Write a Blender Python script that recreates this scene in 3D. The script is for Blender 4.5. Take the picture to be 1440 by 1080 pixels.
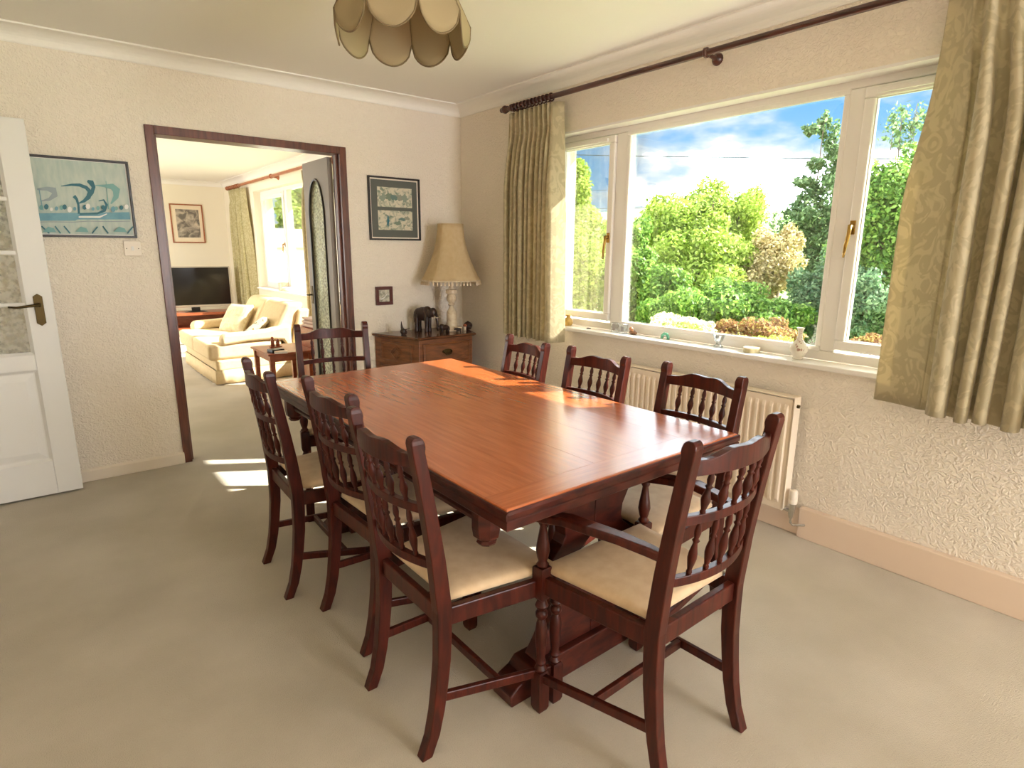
import bpy, bmesh, math, random
from mathutils import Vector, Matrix
import numpy as np
random.seed(7); rng = np.random.default_rng(11)
for o in list(bpy.data.objects): bpy.data.objects.remove(o, do_unlink=True)
scn = bpy.context.scene
COL = scn.collection
PI = math.pi

# ------------------------------------------------------------------ camera
CAM = Vector((-2.80855, -4.17291, 1.36443)); FPX = 835.572
RT = Vector((0.7809818, -0.6245137, 0.0070779)); UP = Vector((0.1325389, 0.1767991, 0.9752823)); FW = Vector((0.6103285, 0.7607396, -0.2208492))
cd = bpy.data.cameras.new('camera'); cam = bpy.data.objects.new('camera', cd); COL.objects.link(cam)
cd.sensor_width = 36.0; cd.lens = FPX / 1440 * 36; cd.clip_start = 0.03; cd.clip_end = 2000
cam.matrix_world = Matrix(((RT.x, UP.x, -FW.x, CAM.x), (RT.y, UP.y, -FW.y, CAM.y), (RT.z, UP.z, -FW.z, CAM.z), (0, 0, 0, 1)))
scn.camera = cam

# ------------------------------------------------------------------ sky
W = bpy.data.worlds.new('sky'); scn.world = W; W.use_nodes = True
nt = W.node_tree; nt.nodes.clear()
def N(t, **k):
    n = nt.nodes.new(t)
    for a, b in k.items(): setattr(n, a, b)
    return n
L = lambda a, b: nt.links.new(a, b)
tc = N('ShaderNodeTexCoord')
mp = N('ShaderNodeMapping'); mp.inputs['Scale'].default_value = (1, 1, 2.6); mp.inputs['Location'].default_value = (4.4, 4.1, 9.36)
L(tc.outputs['Generated'], mp.inputs['Vector'])
n1 = N('ShaderNodeTexNoise'); n1.inputs['Scale'].default_value = 3.4; n1.inputs['Detail'].default_value = 9; n1.inputs['Roughness'].default_value = 0.58
L(mp.outputs[0], n1.inputs['Vector'])
rp = N('ShaderNodeValToRGB'); rp.color_ramp.elements[0].position = 0.42; rp.color_ramp.elements[1].position = 0.51
L(n1.outputs['Fac'], rp.inputs[0])
sp = N('ShaderNodeSeparateXYZ'); L(tc.outputs['Generated'], sp.inputs[0])
gr = N('ShaderNodeValToRGB'); ce = gr.color_ramp.elements
ce[0].position = 0.0; ce[0].color = (0.25, 0.39, 0.50, 1); ce[1].position = 0.6; ce[1].color = (0.05, 0.15, 0.37, 1)
e = ce.new(0.2); e.color = (0.10, 0.25, 0.46, 1)
L(sp.outputs['Z'], gr.inputs[0])
# cloud brightness: veils and fringes soft, thick sunlit cores far brighter than the exposure
cr = N('ShaderNodeValToRGB'); ck = cr.color_ramp.elements
ck[0].position = 0.43; ck[0].color = (0.31, 0.37, 0.43, 1); ck[1].position = 0.66; ck[1].color = (9.5, 10.2, 11.2, 1)
e = ck.new(0.515); e.color = (0.43, 0.46, 0.48, 1)
L(n1.outputs['Fac'], cr.inputs[0])
mx = N('ShaderNodeMix', data_type='RGBA'); L(rp.outputs[0], mx.inputs[0]); L(gr.outputs[0], mx.inputs[6]); L(cr.outputs[0], mx.inputs[7])
bg = N('ShaderNodeBackground'); bg.inputs['Strength'].default_value = 1.0; L(mx.outputs[2], bg.inputs['Color'])
wo = N('ShaderNodeOutputWorld'); L(bg.outputs[0], wo.inputs[0])

# ------------------------------------------------------------------ sun, and fill lamps added in two invented wall openings
SUN = Vector((-1.0, 0.63, -0.843)).normalized()
sd = bpy.data.lights.new('sun', 'SUN'); sd.energy = 13.0; sd.angle = 0.009; sd.color = (1.0, 0.94, 0.85)
so = bpy.data.objects.new('sun', sd); COL.objects.link(so); so.rotation_euler = SUN.to_track_quat('-Z', 'Y').to_euler(); so.location = (6, -6, 8)
def fill_light(name, loc, d, sx, sy, power, col=(1.0, 0.96, 0.89)):
    a = bpy.data.lights.new(name, 'AREA'); a.shape = 'RECTANGLE'; a.size = sx; a.size_y = sy; a.energy = power; a.color = col
    o = bpy.data.objects.new(name, a); COL.objects.link(o); o.location = loc
    o.rotation_euler = Vector(d).to_track_quat('-Z', 'Y').to_euler(); return o
fill_light('rear_fill_light', (-0.85, -8.08, 1.1), (0.0, 1.0, 0.0), 1.3, 2.0, 50, (0.97, 0.97, 1.0))  # added lamp brightening the dining room from behind the camera
fill_light('lounge_fill_light', (-4.03, 4.4, 1.4), (1, 0, 0.0), 1.6, 1.2, 26)  # added lamp lifting the lounge from an unseen side
scn.view_settings.view_transform = 'Standard'; scn.view_settings.look = 'None'
scn.view_settings.exposure = 1.42; scn.view_settings.gamma = 1.0; scn.view_settings.use_curve_mapping = False

# ------------------------------------------------------------------ pixel helpers (photograph frame 1440x1080)
def ray(u, w): return FW + RT * ((u - 720) / FPX) - UP * ((w - 540) / FPX)
def at_x(u, w, x): d = ray(u, w); return CAM + d * ((x - CAM.x) / d.x)
def at_y(u, w, y): d = ray(u, w); return CAM + d * ((y - CAM.y) / d.y)
def at_z(u, w, z): d = ray(u, w); return CAM + d * ((z - CAM.z) / d.z)

# ------------------------------------------------------------------ materials
MATS = {}
def srgb(r, g, b):
    f = lambda c: c / 12.92 if c <= 0.04045 else ((c + 0.055) / 1.055) ** 2.4
    return (f(r / 255), f(g / 255), f(b / 255), 1)
def mat(name, col, rough=0.5, metal=0.0, spec=0.5, col2=None, nscale=8.0, stretch=(1, 1, 1), ndetail=4, dist=0.0, ramp=(0.35, 0.65), bump=0.0, bscale=None,
        bdist=0.002, bdetail=3, coat=0.0, sheen=0.0, trans=0.0, brampe=None, subsurf=0, bstretch=None, bdistort=0.0, emit=None):
    if name in MATS: return MATS[name]
    m = bpy.data.materials.new(name); m.use_nodes = True; t = m.node_tree; b = t.nodes['Principled BSDF']
    b.inputs['Base Color'].default_value = col; b.inputs['Roughness'].default_value = rough; b.inputs['Metallic'].default_value = metal
    b.inputs['Specular IOR Level'].default_value = spec; b.inputs['Coat Weight'].default_value = coat; b.inputs['Coat Roughness'].default_value = 0.22
    b.inputs['Sheen Weight'].default_value = sheen
    c = t.nodes.new('ShaderNodeTexCoord'); colsock = None
    if col2:
        mp = t.nodes.new('ShaderNodeMapping'); mp.inputs['Scale'].default_value = stretch; t.links.new(c.outputs['Object'], mp.inputs[0])
        n = t.nodes.new('ShaderNodeTexNoise'); n.inputs['Scale'].default_value = nscale; n.inputs['Detail'].default_value = ndetail; n.inputs['Distortion'].default_value = dist
        t.links.new(mp.outputs[0], n.inputs['Vector'])
        r = t.nodes.new('ShaderNodeValToRGB'); r.color_ramp.elements[0].position = ramp[0]; r.color_ramp.elements[1].position = ramp[1]
        r.color_ramp.elements[0].color = col; r.color_ramp.elements[1].color = col2
        t.links.new(n.outputs['Fac'], r.inputs[0]); t.links.new(r.outputs[0], b.inputs['Base Color']); colsock = r.outputs[0]
    if bump:
        mp2 = t.nodes.new('ShaderNodeMapping'); mp2.inputs['Scale'].default_value = bstretch or stretch; t.links.new(c.outputs['Object'], mp2.inputs[0])
        n2 = t.nodes.new('ShaderNodeTexNoise'); n2.inputs['Scale'].default_value = bscale or nscale; n2.inputs['Detail'].default_value = bdetail; n2.inputs['Distortion'].default_value = bdistort
        t.links.new(mp2.outputs[0], n2.inputs['Vector'])
        bp = t.nodes.new('ShaderNodeBump'); bp.inputs['Strength'].default_value = bump; bp.inputs['Distance'].default_value = bdist
        s = n2.outputs['Fac']
        if brampe:
            r2 = t.nodes.new('ShaderNodeValToRGB'); r2.color_ramp.elements[0].position = brampe[0]; r2.color_ramp.elements[1].position = brampe[1]
            t.links.new(s, r2.inputs[0]); s = r2.outputs[0]
        t.links.new(s, bp.inputs['Height']); t.links.new(bp.outputs[0], b.inputs['Normal'])
    if trans:
        out = t.nodes['Material Output']; tr = t.nodes.new('ShaderNodeBsdfTranslucent'); mxs = t.nodes.new('ShaderNodeMixShader'); mxs.inputs[0].default_value = trans
        tr.inputs['Color'].default_value = col
        if colsock: t.links.new(colsock, tr.inputs['Color'])
        t.links.new(b.outputs[0], mxs.inputs[1]); t.links.new(tr.outputs[0], mxs.inputs[2]); t.links.new(mxs.outputs[0], out.inputs['Surface'])
    MATS[name] = m; return m
def leafmat(name, c1, c2, c3, trans=0.5):
    m = bpy.data.materials.new(name); m.use_nodes = True; t = m.node_tree; b = t.nodes['Principled BSDF']
    b.inputs['Roughness'].default_value = 0.55; b.inputs['Specular IOR Level'].default_value = 0.3
    g = t.nodes.new('ShaderNodeNewGeometry'); r = t.nodes.new('ShaderNodeValToRGB')
    r.color_ramp.elements[0].color = c1; r.color_ramp.elements[1].color = c3; e = r.color_ramp.elements.new(0.5); e.color = c2
    t.links.new(g.outputs['Random Per Island'], r.inputs[0]); t.links.new(r.outputs[0], b.inputs['Base Color'])
    tr = t.nodes.new('ShaderNodeBsdfTranslucent'); t.links.new(r.outputs[0], tr.inputs['Color'])
    mxs = t.nodes.new('ShaderNodeMixShader'); mxs.inputs[0].default_value = trans
    t.links.new(b.outputs[0], mxs.inputs[1]); t.links.new(tr.outputs[0], mxs.inputs[2]); t.links.new(mxs.outputs[0], t.nodes['Material Output'].inputs['Surface'])
    return m
def glassmat(name, tint=(0.97, 0.99, 0.98, 1), gloss=0.07, rough=0.0, milky=0.0, bump=0.0, bscale=60):
    m = bpy.data.materials.new(name); m.use_nodes = True; t = m.node_tree; t.nodes.remove(t.nodes['Principled BSDF'])
    tr = t.nodes.new('ShaderNodeBsdfTransparent'); tr.inputs[0].default_value = tint
    gl = t.nodes.new('ShaderNodeBsdfGlossy'); gl.inputs['Roughness'].default_value = rough
    fr = t.nodes.new('ShaderNodeLayerWeight'); fr.inputs['Blend'].default_value = 0.35
    mm = t.nodes.new('ShaderNodeMath'); mm.operation = 'MULTIPLY_ADD'; mm.inputs[1].default_value = 0.45; mm.inputs[2].default_value = gloss; mm.use_clamp = True
    t.links.new(fr.outputs['Fresnel'], mm.inputs[0])
    mx1 = t.nodes.new('ShaderNodeMixShader'); t.links.new(mm.outputs[0], mx1.inputs[0]); t.links.new(tr.outputs[0], mx1.inputs[1]); t.links.new(gl.outputs[0], mx1.inputs[2])
    last = mx1.outputs[0]
    if milky:
        df = t.nodes.new('ShaderNodeBsdfDiffuse'); df.inputs[0].default_value = tint; tl = t.nodes.new('ShaderNodeBsdfTranslucent'); tl.inputs[0].default_value = tint
        ad = t.nodes.new('ShaderNodeMixShader'); ad.inputs[0].default_value = 0.6; t.links.new(df.outputs[0], ad.inputs[1]); t.links.new(tl.outputs[0], ad.inputs[2])
        mx2 = t.nodes.new('ShaderNodeMixShader'); mx2.inputs[0].default_value = milky
        if bump:
            c = t.nodes.new('ShaderNodeTexCoord'); n = t.nodes.new('ShaderNodeTexNoise'); n.inputs['Scale'].default_value = bscale; n.inputs['Detail'].default_value = 2
            t.links.new(c.outputs['Object'], n.inputs['Vector']); r = t.nodes.new('ShaderNodeValToRGB'); r.color_ramp.elements[0].position = 0.4; r.color_ramp.elements[1].position = 0.6
            r.color_ramp.elements[0].color = (milky * 0.5,) * 3 + (1,); r.color_ramp.elements[1].color = (min(1, milky * 1.4),) * 3 + (1,)
            t.links.new(n.outputs['Fac'], r.inputs[0]); t.links.new(r.outputs[0], mx2.inputs[0])
            bp = t.nodes.new('ShaderNodeBump'); bp.inputs['Strength'].default_value = bump; bp.inputs['Distance'].default_value = 0.004
            t.links.new(n.outputs['Fac'], bp.inputs['Height']); t.links.new(bp.outputs[0], gl.inputs['Normal']); t.links.new(bp.outputs[0], df.inputs['Normal'])
        t.links.new(last, mx2.inputs[1]); t.links.new(ad.outputs[0], mx2.inputs[2]); last = mx2.outputs[0]
    t.links.new(last, t.nodes['Material Output'].inputs['Surface']); return m

M_wall = mat('embossed_cream_wallpaper', srgb(248, 236, 218), 0.75, spec=0.25, bump=0.6, bscale=40, bdist=0.006, bdetail=2, bstretch=(1, 1, 1.25), bdistort=1.6, brampe=(0.42, 0.62))
M_lwall = mat('smooth_cream_wall', srgb(246, 236, 214), 0.8, spec=0.2)
M_ceil = mat('ceiling_paint', srgb(250, 244, 234), 0.85, spec=0.2, bump=0.25, bscale=90, bdist=0.002, bdetail=4)
M_trim = mat('cream_gloss_paint', srgb(240, 226, 206), 0.4)
M_box = mat('pinkish_cream_skirting', srgb(236, 212, 188), 0.45)
M_carpet = mat('sage_beige_carpet', srgb(186, 174, 152), 0.95, spec=0.1, col2=srgb(208, 196, 176), nscale=2.2, ndetail=10, ramp=(0.3, 0.72), bump=0.8, bscale=260, bdist=0.004, bdetail=2, sheen=0.3)
M_upvc = mat('white_upvc', srgb(246, 240, 232), 0.3)
M_white = mat('white_door_paint', srgb(236, 232, 224), 0.4)
M_mahog = mat('mahogany_frame', srgb(82, 42, 28), 0.35, col2=srgb(112, 60, 40), nscale=9, stretch=(6, 6, 0.6), dist=0.6, coat=0.2)
M_chair = mat('dark_chair_mahogany', srgb(50, 17, 11), 0.36, spec=0.28, col2=srgb(90, 34, 21), nscale=14, stretch=(3, 3, 0.5), dist=0.8, ramp=(0.3, 0.75), bump=0.12, bscale=60, bdist=0.001, coat=0.05)
M_table = mat('table_top_oak', srgb(176, 86, 40), 0.27, spec=0.5, col2=srgb(206, 112, 58), nscale=7, stretch=(9, 0.7, 4), ndetail=7, dist=0.5, ramp=(0.3, 0.7), bump=0.008, bscale=22, bstretch=(5, 0.35, 2), bdist=0.0015, coat=0.75)
M_tabend = mat('table_end_oak', srgb(176, 86, 40), 0.27, spec=0.5, col2=srgb(206, 112, 58), nscale=7, stretch=(0.7, 9, 4), ndetail=7, dist=0.5, ramp=(0.3, 0.7), bump=0.008, bscale=22, bstretch=(0.35, 5, 2), bdist=0.0015, coat=0.75)
M_tdark = mat('table_dark_oak', srgb(52, 19, 14), 0.36, spec=0.3, col2=srgb(86, 36, 25), nscale=10, stretch=(1.2, 1.2, 3), dist=0.7, bump=0.15, bscale=40, bdist=0.001, coat=0.15)
M_seat = mat('cream_seat_fabric', srgb(220, 188, 148), 0.85, spec=0.15, col2=srgb(230, 202, 164), nscale=25, bump=0.25, bscale=220, bdist=0.001, sheen=0.3)
M_curt = mat('sage_damask', srgb(198, 184, 148), 0.6, spec=0.3, col2=srgb(214, 200, 164), nscale=13, stretch=(1, 1, 0.8), ndetail=1.5, dist=2.6, ramp=(0.47, 0.55), bump=0.2, bscale=300, bdist=0.001, sheen=0.3, trans=0.28)
M_lcurt = mat('lounge_damask', srgb(206, 194, 146), 0.7, spec=0.2, col2=srgb(222, 212, 170), nscale=16, ndetail=1.5, dist=2.4, ramp=(0.47, 0.55), trans=0.35)
M_pole = mat('dark_pole_wood', srgb(58, 26, 20), 0.28, col2=srgb(86, 42, 30), nscale=18, stretch=(3, 0.4, 3), coat=0.3)
M_lpole = mat('light_pole_wood', srgb(150, 82, 48), 0.35, col2=srgb(176, 104, 64), nscale=18, stretch=(3, 0.4, 3))
M_glass = glassmat('window_glass', gloss=0.03)
M_obsc = glassmat('obscured_glass', tint=(0.80, 0.83, 0.74, 1), gloss=0.1, rough=0.15, milky=0.55, bump=0.8, bscale=55)
M_doorglass = glassmat('door_glass', tint=(0.86, 0.85, 0.78, 1), gloss=0.1, rough=0.05, milky=0.5, bump=0.3, bscale=40)
M_orn = glassmat('ornament_glass', tint=(0.90, 0.94, 0.97, 1), gloss=0.3, rough=0.05)
M_brass = mat('aged_brass', srgb(84, 70, 44), 0.42, metal=1.0)
M_gold = mat('gold_handle', srgb(168, 132, 70), 0.3, metal=1.0)
M_chrome = mat('chrome', srgb(205, 205, 205), 0.2, metal=1.0)
M_rad = mat('radiator_enamel', srgb(244, 226, 202), 0.35)
M_cab = mat('cabinet_oak', srgb(94, 54, 30), 0.35, col2=srgb(140, 86, 50), nscale=9, stretch=(1, 1, 5), ndetail=6, dist=0.9, ramp=(0.3, 0.7), coat=0.15)
M_cabtop = mat('cabinet_top_oak', srgb(84, 48, 28), 0.22, col2=srgb(116, 70, 42), nscale=9, stretch=(1, 6, 1), coat=0.3)
M_black = mat('black_lacquer', srgb(20, 17, 16), 0.35)
M_ebony = mat('carved_ebony', srgb(40, 26, 22), 0.4, col2=srgb(58, 36, 28), nscale=40, coat=0.2)
M_shade = mat('lamp_shade_cream', srgb(226, 200, 152), 0.8, col2=srgb(232, 208, 164), nscale=30, trans=0.25)
M_pend = mat('pendant_fabric', srgb(186, 166, 128), 0.85, trans=0.2)
M_pendin = mat('pendant_edging', srgb(132, 112, 80), 0.8)
M_alab = mat('alabaster', srgb(232, 214, 184), 0.35, col2=srgb(206, 178, 140), nscale=22, dist=1.2, ramp=(0.45, 0.7))
M_sofa = mat('cream_sofa_fabric', srgb(226, 202, 160), 0.9, spec=0.15, col2=srgb(232, 210, 170), nscale=40, bump=0.2, bscale=150, bdist=0.002)
M_cush = mat('cream_cushion', srgb(236, 222, 190), 0.9, col2=srgb(222, 206, 168), nscale=14, dist=1.5, ramp=(0.48, 0.56))
M_floral = mat('floral_cushion', srgb(240, 232, 212), 0.9, col2=srgb(150, 138, 92), nscale=22, dist=1.5, ramp=(0.58, 0.62))
M_ltim = mat('red_brown_timber', srgb(140, 70, 42), 0.35, col2=srgb(170, 92, 58), nscale=10, stretch=(1, 6, 3), coat=0.15)
M_grey = mat('grey_brown_paint', srgb(150, 138, 124), 0.5)
M_silver = mat('silver_plastic', srgb(190, 178, 160), 0.35, metal=0.3)
M_screen = mat('tv_screen', srgb(24, 22, 20), 0.12)
M_pinkw = mat('pinkish_linen', srgb(232, 206, 190), 0.9)

# ------------------------------------------------------------------ mesh building
class MB:
    def __init__(s): s.v = []; s.f = []
    def add(s, vs, fs):
        k = len(s.v); s.v += [tuple(p) for p in vs]; s.f += [tuple(i + k for i in f) for f in fs]; return s
    def box(s, x0, x1, y0, y1, z0, z1):
        return s.add([(x0, y0, z0), (x1, y0, z0), (x1, y1, z0), (x0, y1, z0), (x0, y0, z1), (x1, y0, z1), (x1, y1, z1), (x0, y1, z1)],
                     [(0, 3, 2, 1), (4, 5, 6, 7), (0, 1, 5, 4), (1, 2, 6, 5), (2, 3, 7, 6), (3, 0, 4, 7)])
    def loft(s, rings, cap=True, closed=False):
        n = len(rings[0]); vs = [p for r in rings for p in r]; fs = []
        m = len(rings)
        for i in range(m if closed else m - 1):
            a = i * n; b = ((i + 1) % m) * n
            for j in range(n): fs.append((a + j, a + (j + 1) % n, b + (j + 1) % n, b + j))
        if cap and not closed: fs.append(tuple(reversed(range(n)))); fs.append(tuple((m - 1) * n + j for j in range(n)))
        return s.add(vs, fs)
    def lathe(s, p0, p1, prof, n=12):       # prof: (t along axis, radius)
        p0 = Vector(p0); p1 = Vector(p1); ax = (p1 - p0); d = ax.normalized()
        a = d.orthogonal().normalized(); b = d.cross(a)
        return s.loft([[p0 + ax * t + (a * math.cos(2 * PI * k / n) + b * math.sin(2 * PI * k / n)) * r for k in range(n)] for t, r in prof])
    def tube(s, pts, r, n=8, closed=False):
        pts = [Vector(p) for p in pts]; rings = []; prev = None; m = len(pts)
        for i, p in enumerate(pts):
            if closed: d = pts[(i + 1) % m] - pts[i - 1]
            else: d = pts[min(i + 1, m - 1)] - pts[max(i - 1, 0)]
            d.normalize()
            a = (prev - d * prev.dot(d)).normalized() if prev and (prev - d * prev.dot(d)).length > 1e-4 else d.orthogonal().normalized()
            prev = a; b = d.cross(a); rr = r[i] if isinstance(r, (list, tuple)) else r
            rings.append([p + (a * math.cos(2 * PI * k / n) + b * math.sin(2 * PI * k / n)) * rr for k in range(n)])
        return s.loft(rings, closed=closed)
    def bar(s, stations):   # stations: (center, half vector u, half vector w)
        return s.loft([[Vector(c) - u - w, Vector(c) + u - w, Vector(c) + u + w, Vector(c) - u + w] for c, u, w in stations])
    def prism(s, poly, ax, t0, t1):   # poly 2d in the remaining axes order
        def P(a, b, t): return {'x': (t, a, b), 'y': (a, t, b), 'z': (a, b, t)}[ax]
        return s.loft([[P(a, b, t0) for a, b in poly], [P(a, b, t1) for a, b in poly]])
    def ell(s, c, r, n=14, m=9, rot=None):
        c = Vector(c); rings = []
        for i in range(m + 1):
            th = PI * i / m; sr = max(math.sin(th), 0.02)
            ring = [Vector((r[0] * sr * math.cos(2 * PI * k / n), r[1] * sr * math.sin(2 * PI * k / n), -r[2] * math.cos(th))) for k in range(n)]
            if rot: ring = [rot @ q for q in ring]
            rings.append([c + q for q in ring])
        return s.loft(rings)
    def grid(s, P, nu, nv):  # P[i][j]
        vs = [P[i][j] for i in range(nu) for j in range(nv)]
        return s.add(vs, [(i * nv + j, (i + 1) * nv + j, (i + 1) * nv + j + 1, i * nv + j + 1) for i in range(nu - 1) for j in range(nv - 1)])
def obj(name, mb, m, parent=None, smooth=False, bevel=0, seg=2, solid=0, subd=0, **tags):
    me = bpy.data.meshes.new(name); me.from_pydata(mb.v, [], mb.f)
    bm = bmesh.new(); bm.from_mesh(me); bmesh.ops.recalc_face_normals(bm, faces=bm.faces); bm.to_mesh(me); bm.free()
    if m: me.materials.append(m)
    if smooth: me.polygons.foreach_set('use_smooth', [True] * len(me.polygons))
    o = bpy.data.objects.new(name, me); COL.objects.link(o); o.parent = parent
    if solid: md = o.modifiers.new('thick', 'SOLIDIFY'); md.thickness = solid; md.offset = 0
    if bevel: md = o.modifiers.new('bevel', 'BEVEL'); md.width = bevel; md.segments = seg; md.limit_method = 'ANGLE'; md.angle_limit = 0.7
    if subd: md = o.modifiers.new('sub', 'SUBSURF'); md.levels = subd; md.render_levels = subd
    if smooth == 'auto':
        me.shade_smooth(); me.set_sharp_from_angle(angle=0.7)
    for k, val in tags.items(): o[k] = val
    return o
def tag(o, label, cat, group=None):
    o['label'] = label; o['category'] = cat
    if group: o['group'] = group
    return o
def thing(name, label, cat, loc=(0, 0, 0), rz=0, group=None):
    o = bpy.data.objects.new(name, None); COL.objects.link(o); o.location = loc; o.rotation_euler = (0, 0, rz); o.empty_display_size = 0.1
    return tag(o, label, cat, group)
def struct(name, mb, m, label=None, **k):
    o = obj(name, mb, m, **k); o['kind'] = 'structure'
    if label: o['label'] = label
    return o
def sempty(name, label):
    o = bpy.data.objects.new(name, None); COL.objects.link(o); o['kind'] = 'structure'; o['label'] = label; return o
def copy_tree(o, parent=None):
    c = o.copy(); COL.objects.link(c); c.parent = parent
    for ch in [x for x in bpy.data.objects if x.parent == o]: copy_tree(ch, c)
    return c
def smoothstep(a, b, x):
    t = min(1, max(0, (x - a) / (b - a))); return t * t * (3 - 2 * t)
def interp(tab, x):
    for (a, p), (b, q) in zip(tab, tab[1:]):
        if x <= b: return p + (q - p) * max(0, min(1, (x - a) / (b - a)))
    return tab[-1][1]

# ================================================================== ROOM SHELL
XL, YR, ZC = -3.52, -8.0, 2.44        # left wall, rear wall, ceiling
DXL, DXR, DZ = -2.1838, -0.9695, 2.05  # doorway outer frame
YF = 7.32                               # far lounge wall
struct('floor', MB().box(-4.2, 0.0, YR - 0.3, YF + 0.2, -0.12, 0.0), M_carpet, 'sage beige fitted carpet')
struct('ceiling', MB().box(-4.2, 0.3, YR - 0.3, YF + 0.2, ZC, ZC + 0.15), M_ceil, 'cream painted ceiling')
b = MB(); b.box(-4.2, DXL, 0, 0.11, 0, ZC); b.box(DXR, 0, 0, 0.11, 0, ZC); b.box(DXL, DXR, 0, 0.11, DZ, ZC)
struct('wall_back', b, M_wall, 'cream embossed wall around the doorway')
WY0, WY1, WZ0, WZ1 = -3.50, -1.02, 0.832, 2.10   # dining window opening
LY0, LY1, LZ0, LZ1 = 3.10, 5.62, 0.74, 2.19      # lounge window opening
b = MB()
b.box(0, 0.28, YR - 0.3, WY0, -0.3, ZC); b.box(0, 0.28, WY1, 0.055, -0.3, ZC); b.box(0, 0.28, WY0, WY1, -0.3, WZ0); b.box(0, 0.28, WY0, WY1, WZ1, ZC)
struct('wall_right', b, M_wall, 'cream embossed wall under and around the dining window')
NY0, NY1 = 1.20, 2.86
b = MB()
b.box(0, 0.28, 0.055, NY0, -0.3, ZC); b.box(0, 0.28, NY1, LY0, -0.3, ZC); b.box(0, 0.28, NY0, NY1, -0.3, LZ0); b.box(0, 0.28, NY0, NY1, LZ1, ZC); b.box(0, 0.28, LY1, YF + 0.2, -0.3, ZC); b.box(0, 0.28, LY0, LY1, -0.3, LZ0); b.box(0, 0.28, LY0, LY1, LZ1, ZC)
struct('wall_lounge_right', b, M_lwall, 'cream lounge wall around the lounge window')
struct('wall_lounge_far', MB().box(-4.2, 0, YF, YF + 0.2, 0, ZC), M_lwall, 'cream far wall of the lounge')
b = MB(); b.box(-4.2, -4.0, 0.11, 3.5, 0, ZC); b.box(-4.2, -4.0, 5.3, YF, 0, ZC); b.box(-4.2, -4.0, 3.5, 5.3, 0, 0.75); b.box(-4.2, -4.0, 3.5, 5.3, 2.05, ZC)  # opening in this unseen wall invented for the lounge fill lamp
struct('wall_lounge_left', b, M_lwall, 'cream left wall of the lounge')
b = MB(); b.box(XL - 0.1, XL, YR, -0.95, 0, ZC); b.box(XL - 0.1, XL, -0.13, 0, 0, ZC); b.box(XL - 0.1, XL, -0.95, -0.13, 2.0, ZC)
struct('wall_left', b, M_wall, 'cream left wall')
struct('wall_hall', MB().box(-4.2, -4.1, -2.5, 0, 0, ZC), M_wall, 'hall wall beyond the open door')
b = MB(); b.box(XL - 0.1, -1.55, YR - 0.12, YR, 0, ZC); b.box(-0.15, 0, YR - 0.12, YR, 0, ZC); b.box(-1.55, -0.15, YR - 0.12, YR, 2.15, ZC)  # gap made in the wall to let rear fill light in
struct('wall_rear', b, M_wall, 'cream rear wall behind the camera with an opening added for fill light')
dp = sempty('fill_door', 'invented white patio door frame around the rear fill light')  # unseen patio door, put in to house the rear fill lamp
for a, c, p, q in ((-1.55, -0.15, 0.0, 0.06), (-1.55, -0.15, 2.09, 2.15), (-1.55, -1.49, 0.06, 2.09), (-0.21, -0.15, 0.06, 2.09)): obj('frame_bar', MB().box(a, c, YR - 0.04, YR + 0.0, p, q), M_upvc, dp, bevel=0.004)

# coved cornices
def cove(e, d, n=7):     # profile offsets from wall (o) and from ceiling (z)
    pts = [(0, ZC - d), (0.008, ZC - d)]
    for k in range(n + 1):
        a = k / n * PI / 2
        pts.append((0.012 + (e - 0.024) * (1 - math.cos(a)), ZC - d + 0.006 + (d - 0.016) * math.sin(a)))
    pts += [(e, ZC - 0.008), (e, ZC), (0, ZC)]; return pts
C1 = cove(0.1135, 0.0715)
struct('trim_1', MB().prism([(-o, z) for o, z in C1], 'x', XL, 0), M_ceil, 'coved cornice along the back wall')
struct('trim_2', MB().prism([(-o, z) for o, z in C1], 'y', YR, 0), M_ceil, 'coved cornice above the dining window')
struct('trim_3', MB().prism([(XL + o, z) for o, z in C1], 'y', YR, 0), M_ceil, 'coved cornice along the left wall')
struct('trim_4', MB().prism([(-o, z) for o, z in C1], 'y', 0.11, YF), M_ceil, 'coved cornice above the lounge window')
struct('trim_5', MB().prism([(YF - o, z) for o, z in C1], 'x', -4.0, 0), M_ceil, 'coved cornice along the far lounge wall')
# skirtings
def skirt(name, poly, ax, a, c, lab, m=M_trim): struct(name, MB().prism(poly, ax, a, c), m, lab, bevel=0.004)
sk = lambda d, h: [(0, 0), (d, 0), (d, h - 0.012), (d * 0.5, h), (0, h)]
skirt('baseboard_back', [(-o, z) for o, z in sk(0.02, 0.076)], 'x', XL, DXL + 0.005, 'low cream skirting left of the doorway')
skirt('baseboard_back_right', [(-o, z) for o, z in sk(0.02, 0.076)], 'x', DXR + 0.02, -0.02, 'low cream skirting right of the doorway')
skirt('baseboard_right', [(-o, z) for o, z in sk(0.016, 0.135)], 'y', -2.955, 0, 'skirting behind the radiator', M_box)
skirt('baseboard_right_boxed', [(0, 0), (-0.037, 0), (-0.037, 0.1525), (0, 0.1525)], 'y', YR, -2.955, 'tall boxed skirting under the right curtain', M_box)
skirt('baseboard_lounge_far', [(YF - o, z) for o, z in sk(0.02, 0.09)], 'x', -4.0, 0, 'skirting of the far lounge wall')
skirt('baseboard_lounge_right', [(-o, z) for o, z in sk(0.02, 0.09)], 'y', 0.11, YF, 'skirting under the lounge window')

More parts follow.
